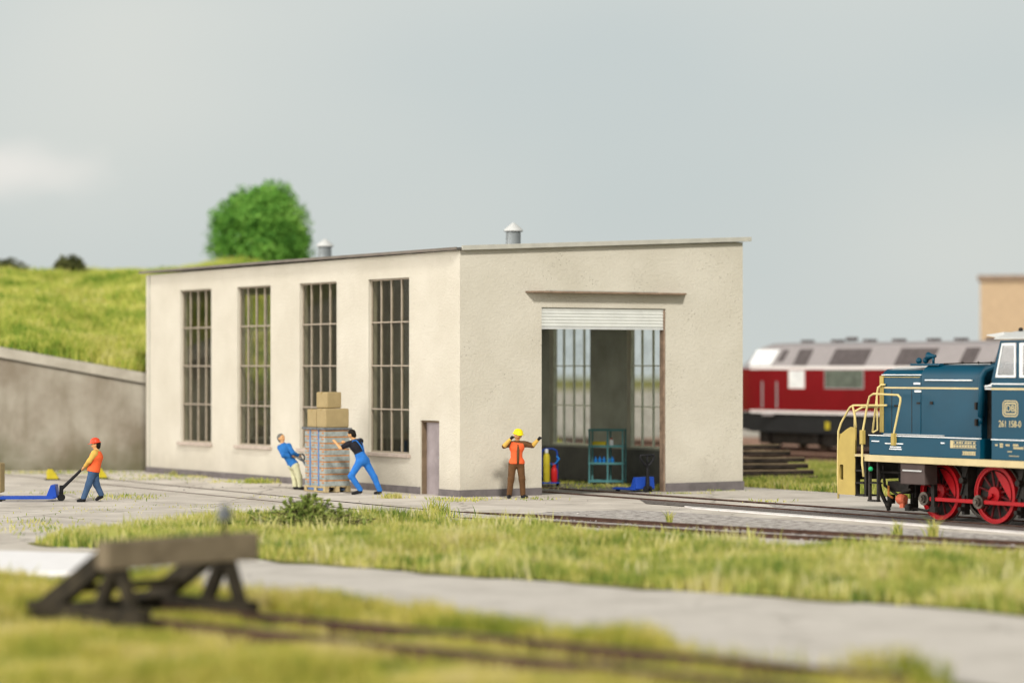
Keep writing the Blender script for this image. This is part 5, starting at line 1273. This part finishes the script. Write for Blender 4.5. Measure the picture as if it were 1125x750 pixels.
# black main frames between and behind the wheels
mb = MB()
for s in (1, -1):
    y0 = s*.52; mb.box(-4.7, 3.35, y0-.03, y0+.03, .62, 1.298)
mb.box(2.5, 3.3, -.5, .5, .55, 1.29); mb.box(-.9,.1,-.5,.5,.5,1.29)
part('main_frame', mb, M['lblack'])
for a in (.87, -.87, 2.55):
    mb = MB(); mb.box(a-.10, a+.08, .58, .82, .50, 1.298); mb.box(a-.04,a+.05,.70,.86,.20,.62); mb.cyl((a-.02,.80,.95),(a-.02,.95,.95),.07)
    mb.cyl((a+.0,.7,.32),(a+.0,.98,.32),.05); mb.bar((a-.14,.84,1.28),(a+.10,.84,.62),.03,.03)
    part('brake_gear', mb, M['lblack'])
mb = MB(); mb.box(1.52, 2.32, 1.02, 1.40, .83, 1.295); bx_ = part('equipment_box', mb, M['lbrown'], bevel=.02)
mb = MB(); mb.box(1.60, 2.22, 1.402, 1.425, 1.12, 1.15); part('box_handle', mb, M['lgrey'], bx_)
mb = MB(); mb.box(1.60,1.70,.95,1.05,.30,.83); mb.tube([(1.65,1.0,.32),(1.9,1.0,.24),(2.6,.9,.28)], .03); mb.box(1.55,1.72,.93,1.07,.22,.34); part('sand_pipe', mb, M['lblack'])
mb = MB(); mb.cyl((2.35,.5,.95),(2.35,1.15,.95),.16); mb.box(2.5,3.2,.55,1.0,.62,.85); mb.tube([(2.4,1.0,.7),(2.8,1.05,.55),(3.3,1.0,.75),(3.35,1.0,1.2)],.035); mb.tube([(2.5,.8,1.05),(3.3,1.1,1.05)],.03); part('air_tanks', mb, M['lblack'], smooth=False)
# brake hose and coupling hanging from the front
mb = MB(); mb.tube([(3.35,1.0,1.05),(3.45,1.05,.85),(3.38,1.05,.6),(3.25,1.05,.42),(3.15,1.05,.30),(3.10,1.05,.20)], .045); mb.sphere((3.12,1.05,.32),.08); mb.box(3.0,3.1,.95,1.1,.35,.55); part('brake_hose', mb, M['lblack'], smooth=True)
mb = MB(); mb.tube([(3.05,1.1,.75),(3.0,1.15,.55),(2.9,1.1,.48)], .028); part('hose_link', mb, M['orange'], smooth=True)
mb = MB(); mb.lathe([(.07,-.14),(.11,-.10),(.12,.05),(.08,.12)], (2.62,1.1,.47), 14, 'x'); mb.box(2.5,2.62,1.02,1.16,.28,.42); part('brake_cylinder', mb, mat('orange_red_cylinder', (.50,.12,.06), .5), smooth=False)
mb = MB(); mb.cyl((2.40,1.1,.32),(2.40,1.1,.22),.07); mb.sphere((2.40,1.1,.30),.08); part('brake_pad', mb, M['lblack'])
# front step ladder (near side) and yellow shield with handrails
mb = MB()
mb.box(3.30,3.36,1.38,1.44,.42,1.298); mb.box(3.02,3.07,1.38,1.44,.42,1.298); mb.box(3.02,3.36,1.36,1.46,.40,.44); mb.box(3.02,3.36,1.30,1.44,.80,.83)
part('front_ladder', mb, M['lblack'])
mb = MB(); mb.box(3.45,3.52,1.30,1.42,.50,1.38); mb.box(3.80,3.84,1.30,1.42,.50,1.38)
for z in (.50,.78,1.06): mb.box(3.52,3.80,1.05,1.44,z,z+.04)
part('shunter_steps', mb, M['lblack'])
mb = MB(); mb.sphere((3.26,1.45,1.13),.055); part('signal_lens', mb, mat('green_lens', (.02,.35,.12), .3), smooth=True)
# shield plate with slot: outline in (a,z) at the step side
def plate(out, hole, y0, y1):
    mb = MB(); n = len(out)
    vs = [(p[0], y, p[1]) for y in (y0, y1) for p in out+hole]; fs = []
    for i in range(n):
        j = (i+1) % n; fs += [(i,j,n+j,n+i),(2*n+i,2*n+j,3*n+j,3*n+i),(i,j,2*n+j,2*n+i),(n+i,n+j,3*n+j,3*n+i)]
    mb.add(vs, fs); return mb
out = [(3.82,.52),(3.82,1.2),(3.80,2.05),(3.98,2.06),(4.12,2.0),(4.30,1.90),(4.40,1.7),(4.42,1.2),(4.42,.75),(4.40,.52)]
hol = [(4.22,.86),(4.22,1.0),(4.22,1.18),(4.24,1.2),(4.28,1.2),(4.34,1.2),(4.36,1.15),(4.37,1.0),(4.36,.90),(4.34,.86)]
mb = plate(out, hol, 1.40, 1.44); sp_ = part('step_shield', mb, M['lyel'])
mb = MB(); mb.box(4.36,4.42,1.2,1.395,.52,1.9); part('shield_side', mb, M['lyel'], sp_)
def rail(pts, r_=.025, m_='lrail', nm='handrail'):
    mb = MB(); mb.tube(pts, r_, 8); return part(nm, mb, M[m_], smooth=True)
rail([(4.42,1.42,.42),(4.44,1.42,1.0),(4.42,1.42,1.95),(4.32,1.42,2.15),(4.02,1.42,2.50),(3.92,1.40,2.55),(3.0,1.2,2.56)])
rail([(3.80,1.42,2.05),(3.84,1.42,2.3),(3.93,1.41,2.54)])
rail([(3.42,1.52,.95),(3.47,1.52,1.25),(3.47,1.52,1.9),(3.32,1.50,2.55),(3.24,1.50,2.76),(3.10,1.50,2.82),(2.28,1.50,2.80),(2.20,1.50,2.74),(2.20,1.50,2.66),(2.42,1.50,1.95),(2.42,1.50,1.72)])
rail([(3.37,1.30,1.95),(3.36,1.15,2.95),(3.30,1.1,3.02),(3.2,1.07,3.02)])
rail([(3.30,1.35,1.95),(3.32,1.2,2.0),(3.34,1.2,2.85)], .022)
mb = MB(); mb.box(3.42,3.52,1.46,1.56,1.68,2.0); mb.box(2.37,2.47,1.45,1.55,1.68,1.95); part('rail_socket', mb, M['lyel'], bevel=.01)
# far side rail and end platform rail
rail([(4.4,-1.35,1.5),(4.4,-1.35,2.4),(4.3,-1.2,2.5),(4.3,.8,2.5),(4.4,.95,2.4),(4.4,.95,1.9)], .028)
# buffer beam and buffers
mb = MB(); mb.box(4.20,4.30,-1.35,1.30,.85,1.38); part('buffer_beam', mb, M['lblack'])
for s in (1, -1):
    mb = MB(); mb.lathe([(.15,4.302),(.13,4.4),(.12,4.62)], (0,s*.875,1.06), 20, 'x'); bf = part('buffer', mb, M['lblack'])
    for i, v in enumerate([]): pass
    mb = MB(); mb.lathe([(.07,4.6),(.07,4.80),(.22,4.82),(.22,4.85),(.12,4.87)], (0,s*.875,1.06), 24, 'x'); part('buffer_head', mb, M['steel'], bf)

# ------------------------------------------------------------------ red diesel far behind
O_R = Vector((11.96, 106.8, 0))
dl_ = empty('diesel_locomotive', O_R, LA, 'blurred dark red mainline diesel with silver roof on the far track', 'locomotive')
def aR(px, h=1.5):
    q = O_R + N*h; k = (px-562.5)/FPX; return (q.x-k*q.y)/(k*V.y-V.x)
AF, AB = aR(797), aR(797)-18.4
def section(a):
    "half-width scale and nose drop near both ends"
    e = min(AF-a, a-AB); t_ = min(1, max(0, e/1.7)); w_ = .62+.38*math.sin(t_*math.pi/2); return w_, t_
aa = [AF, AF-.15, AF-.4, AF-.8, AF-1.2, AF-1.7, AF-2.2, AF-2.6] + list(np.linspace(AF-4, AB+4, 8)) + [AB+2.6, AB+2.2, AB+1.7, AB+1.2, AB+.8, AB+.4, AB+.15, AB]
def loft(prof_fn, name, m):
    mb = MB(); vs = []; n = None
    for a in aa:
        pr_ = prof_fn(a); n = len(pr_); vs += [(a, p[0], p[1]) for p in pr_]
    fs = [list(range(n)), list(range((len(aa)-1)*n, len(aa)*n))[::-1]]
    for i in range(len(aa)-1):
        for j in range(n): fs.append((i*n+j, i*n+(j+1) % n, (i+1)*n+(j+1) % n, (i+1)*n+j))
    mb.add(vs, fs); o = mb.build(name, m, dl_); sharp(o, 30); return o
def f_body(a):
    w_, t_ = section(a); h = 1.5*w_; return [(h,1.62),(h,3.38),(-h,3.38),(-h,1.62)]
def f_skirt(a):
    w_, t_ = section(a); h = 1.42*w_; return [(h,.78+.2*(1-t_)),(h,1.56),(-h,1.56),(-h,.78+.2*(1-t_))]
def f_roof(a):
    w_, t_ = section(a); h = 1.5*w_; e = min(AF-a, a-AB)
    r_ = min(1, max(0, (e-.6)/1.5)); r_ = r_*r_*(3-2*r_); zt = 3.42+.98*r_
    hh = lambda f_: h*(1-f_)
    return [(h,3.41),(h*.80,3.41+(zt-3.41)*.86),(h*.45,zt),(0,zt+.03),(-h*.45,zt),(-h*.80,3.41+(zt-3.41)*.86),(-h,3.41)]
bdy = loft(f_body, 'body', M['vred']); skt = loft(f_skirt, 'skirt', M['vgrey']); rf_ = loft(f_roof, 'roof', M['vsilver'])
mb = MB(); mb.box(AB+1.5, AF-1.7, 1.502, 1.53, 3.34, 3.47); mb.box(AB+1.5, AF-1.7, 1.502, 1.52, 1.55, 1.67); mb.box(AB+1.5, AF-1.7, -1.53, -1.502, 3.34, 3.47)
mb.build('trim_line', M['vwhite'], bdy)
# roof side panels: local frame on the sloping face
def slope_pt(a, f_, out=.012):   # f_ 0..1 up the slope
    y0, z0, y1, z1 = 1.5, 3.41, 1.2, 3.41+.98*.86; return Vector((a, y0+(y1-y0)*f_, z0+(z1-z0)*f_)) + Vector((0, .94, .33))*out
def slope_panel(px0, px1, skew, m_, name, f0=.10, f1=.88, th=.02):
    a0, a1 = aR(px0), aR(px1); vs = []
    for o_ in (.004, th):
        vs += [slope_pt(a0, f0, o_), slope_pt(a1, f0, o_), slope_pt(a1-skew, f1, o_), slope_pt(a0-skew, f1, o_)]
    mb = MB(); mb.add(vs, [(0,1,2,3),(4,5,6,7),(0,1,5,4),(1,2,6,5),(2,3,7,6),(3,0,4,7)]); return mb.build(name, m_, rf_)
sk = .22
slope_panel(870, 885, sk, M['vdark'], 'roof_grille'); g_ = slope_panel(909, 949, sk, M['vdark'], 'roof_grille'); slope_panel(981, 1022, sk, M['vdark'], 'roof_grille'); slope_panel(1052, 1068, sk, M['vdark'], 'roof_grille'); slope_panel(1090, 1112, sk, M['vdark'], 'roof_grille')
slope_panel(852, 858.5, sk, M['vdark'], 'cab_side_window', .30, .85)
slope_panel(822, 846, .3, M['vglare'], 'windscreen', .12, .86)
mb = MB()
for px in (862, 895, 930, 962, 1000, 1030, 1065): mb.box(aR(px)-.2, aR(px)+.2, .1, .5, 4.44, 4.54)
mb.cyl((aR(905)-.6,.3,4.55),(aR(905)+.0,.3,4.55),.08); mb.build('roof_fittings', M['vdark'], rf_)
for px0, px1, z0, z1, m_ in ((867.5,883,2.62,3.28,'vglare'), (907,948,2.62,3.30,'vwin'), (1015,1050,2.62,3.30,'vwin')):
    mb = MB(); a0, a1 = aR(px0), aR(px1); mb.box(a1-.06, a0+.06, 1.502, 1.512, z0-.05, z1+.02); f = mb.build('side_window', M['vsilver'] if m_ == 'vwin' else M['vwhite'], bdy); mb = MB(); mb.box(a1, a0, 1.5125, 1.518, z0, z1); mb.build('pane', M[m_], f)
for px in (838, 854):
    mb = MB(); a0 = aR(px); mb.box(a0-.02, a0+.02, 1.502, 1.56, 1.75, 2.85); mb.build('door_rail', M['vsilver'], bdy)
mb = MB(); a0 = aR(846); mb.box(a0-.3, a0+.3, 1.502, 1.508, 1.68, 3.33); mb.build('cab_door', M['vred'], bdy); mb = MB(); mb.box(a0-.28,a0+.28,1.535,1.7,1.45,1.56); mb.build('door_step', M['vsilver'], bdy)
# bogies with wheels
for c_ in (AF-4.0, AB+4.0):
    mb = MB(); mb.box(c_-2.2, c_+2.2, .95, 1.12, .30, .85); mb.box(c_-1.9, c_+1.9, -1.12, -.95, .45, .80); mb.box(c_-.4, c_+.4, -1.15, 1.15, .38, .98)
    for s in (-1.6, 1.6): mb.box(c_+s-.18, c_+s+.18, .96, 1.25, .35, .72)
    bg_ = mb.build('bogie', M['lblack'], dl_, bevel=.02)
    for s in (-1.6, 1.6):
        for sd_ in (1, -1):
            mb = MB(); mb.cyl((c_+s, sd_*.66, .59), (c_+s, sd_*.80, .59), .475, n=28); mb.build('wheel', M['steel'], bg_)
mb = MB(); mb.box(AB+6.0, AF-6.2, -1.25, 1.25, .25, .98); mb.build('fuel_tank', M['lblack'], dl_, bevel=.03)
mb = MB(); mb.box(aR(908)-.12, aR(908)+.12, 1.43, 1.47, .95, 1.25); mb.build('yellow_plate', M['yellow'], skt)
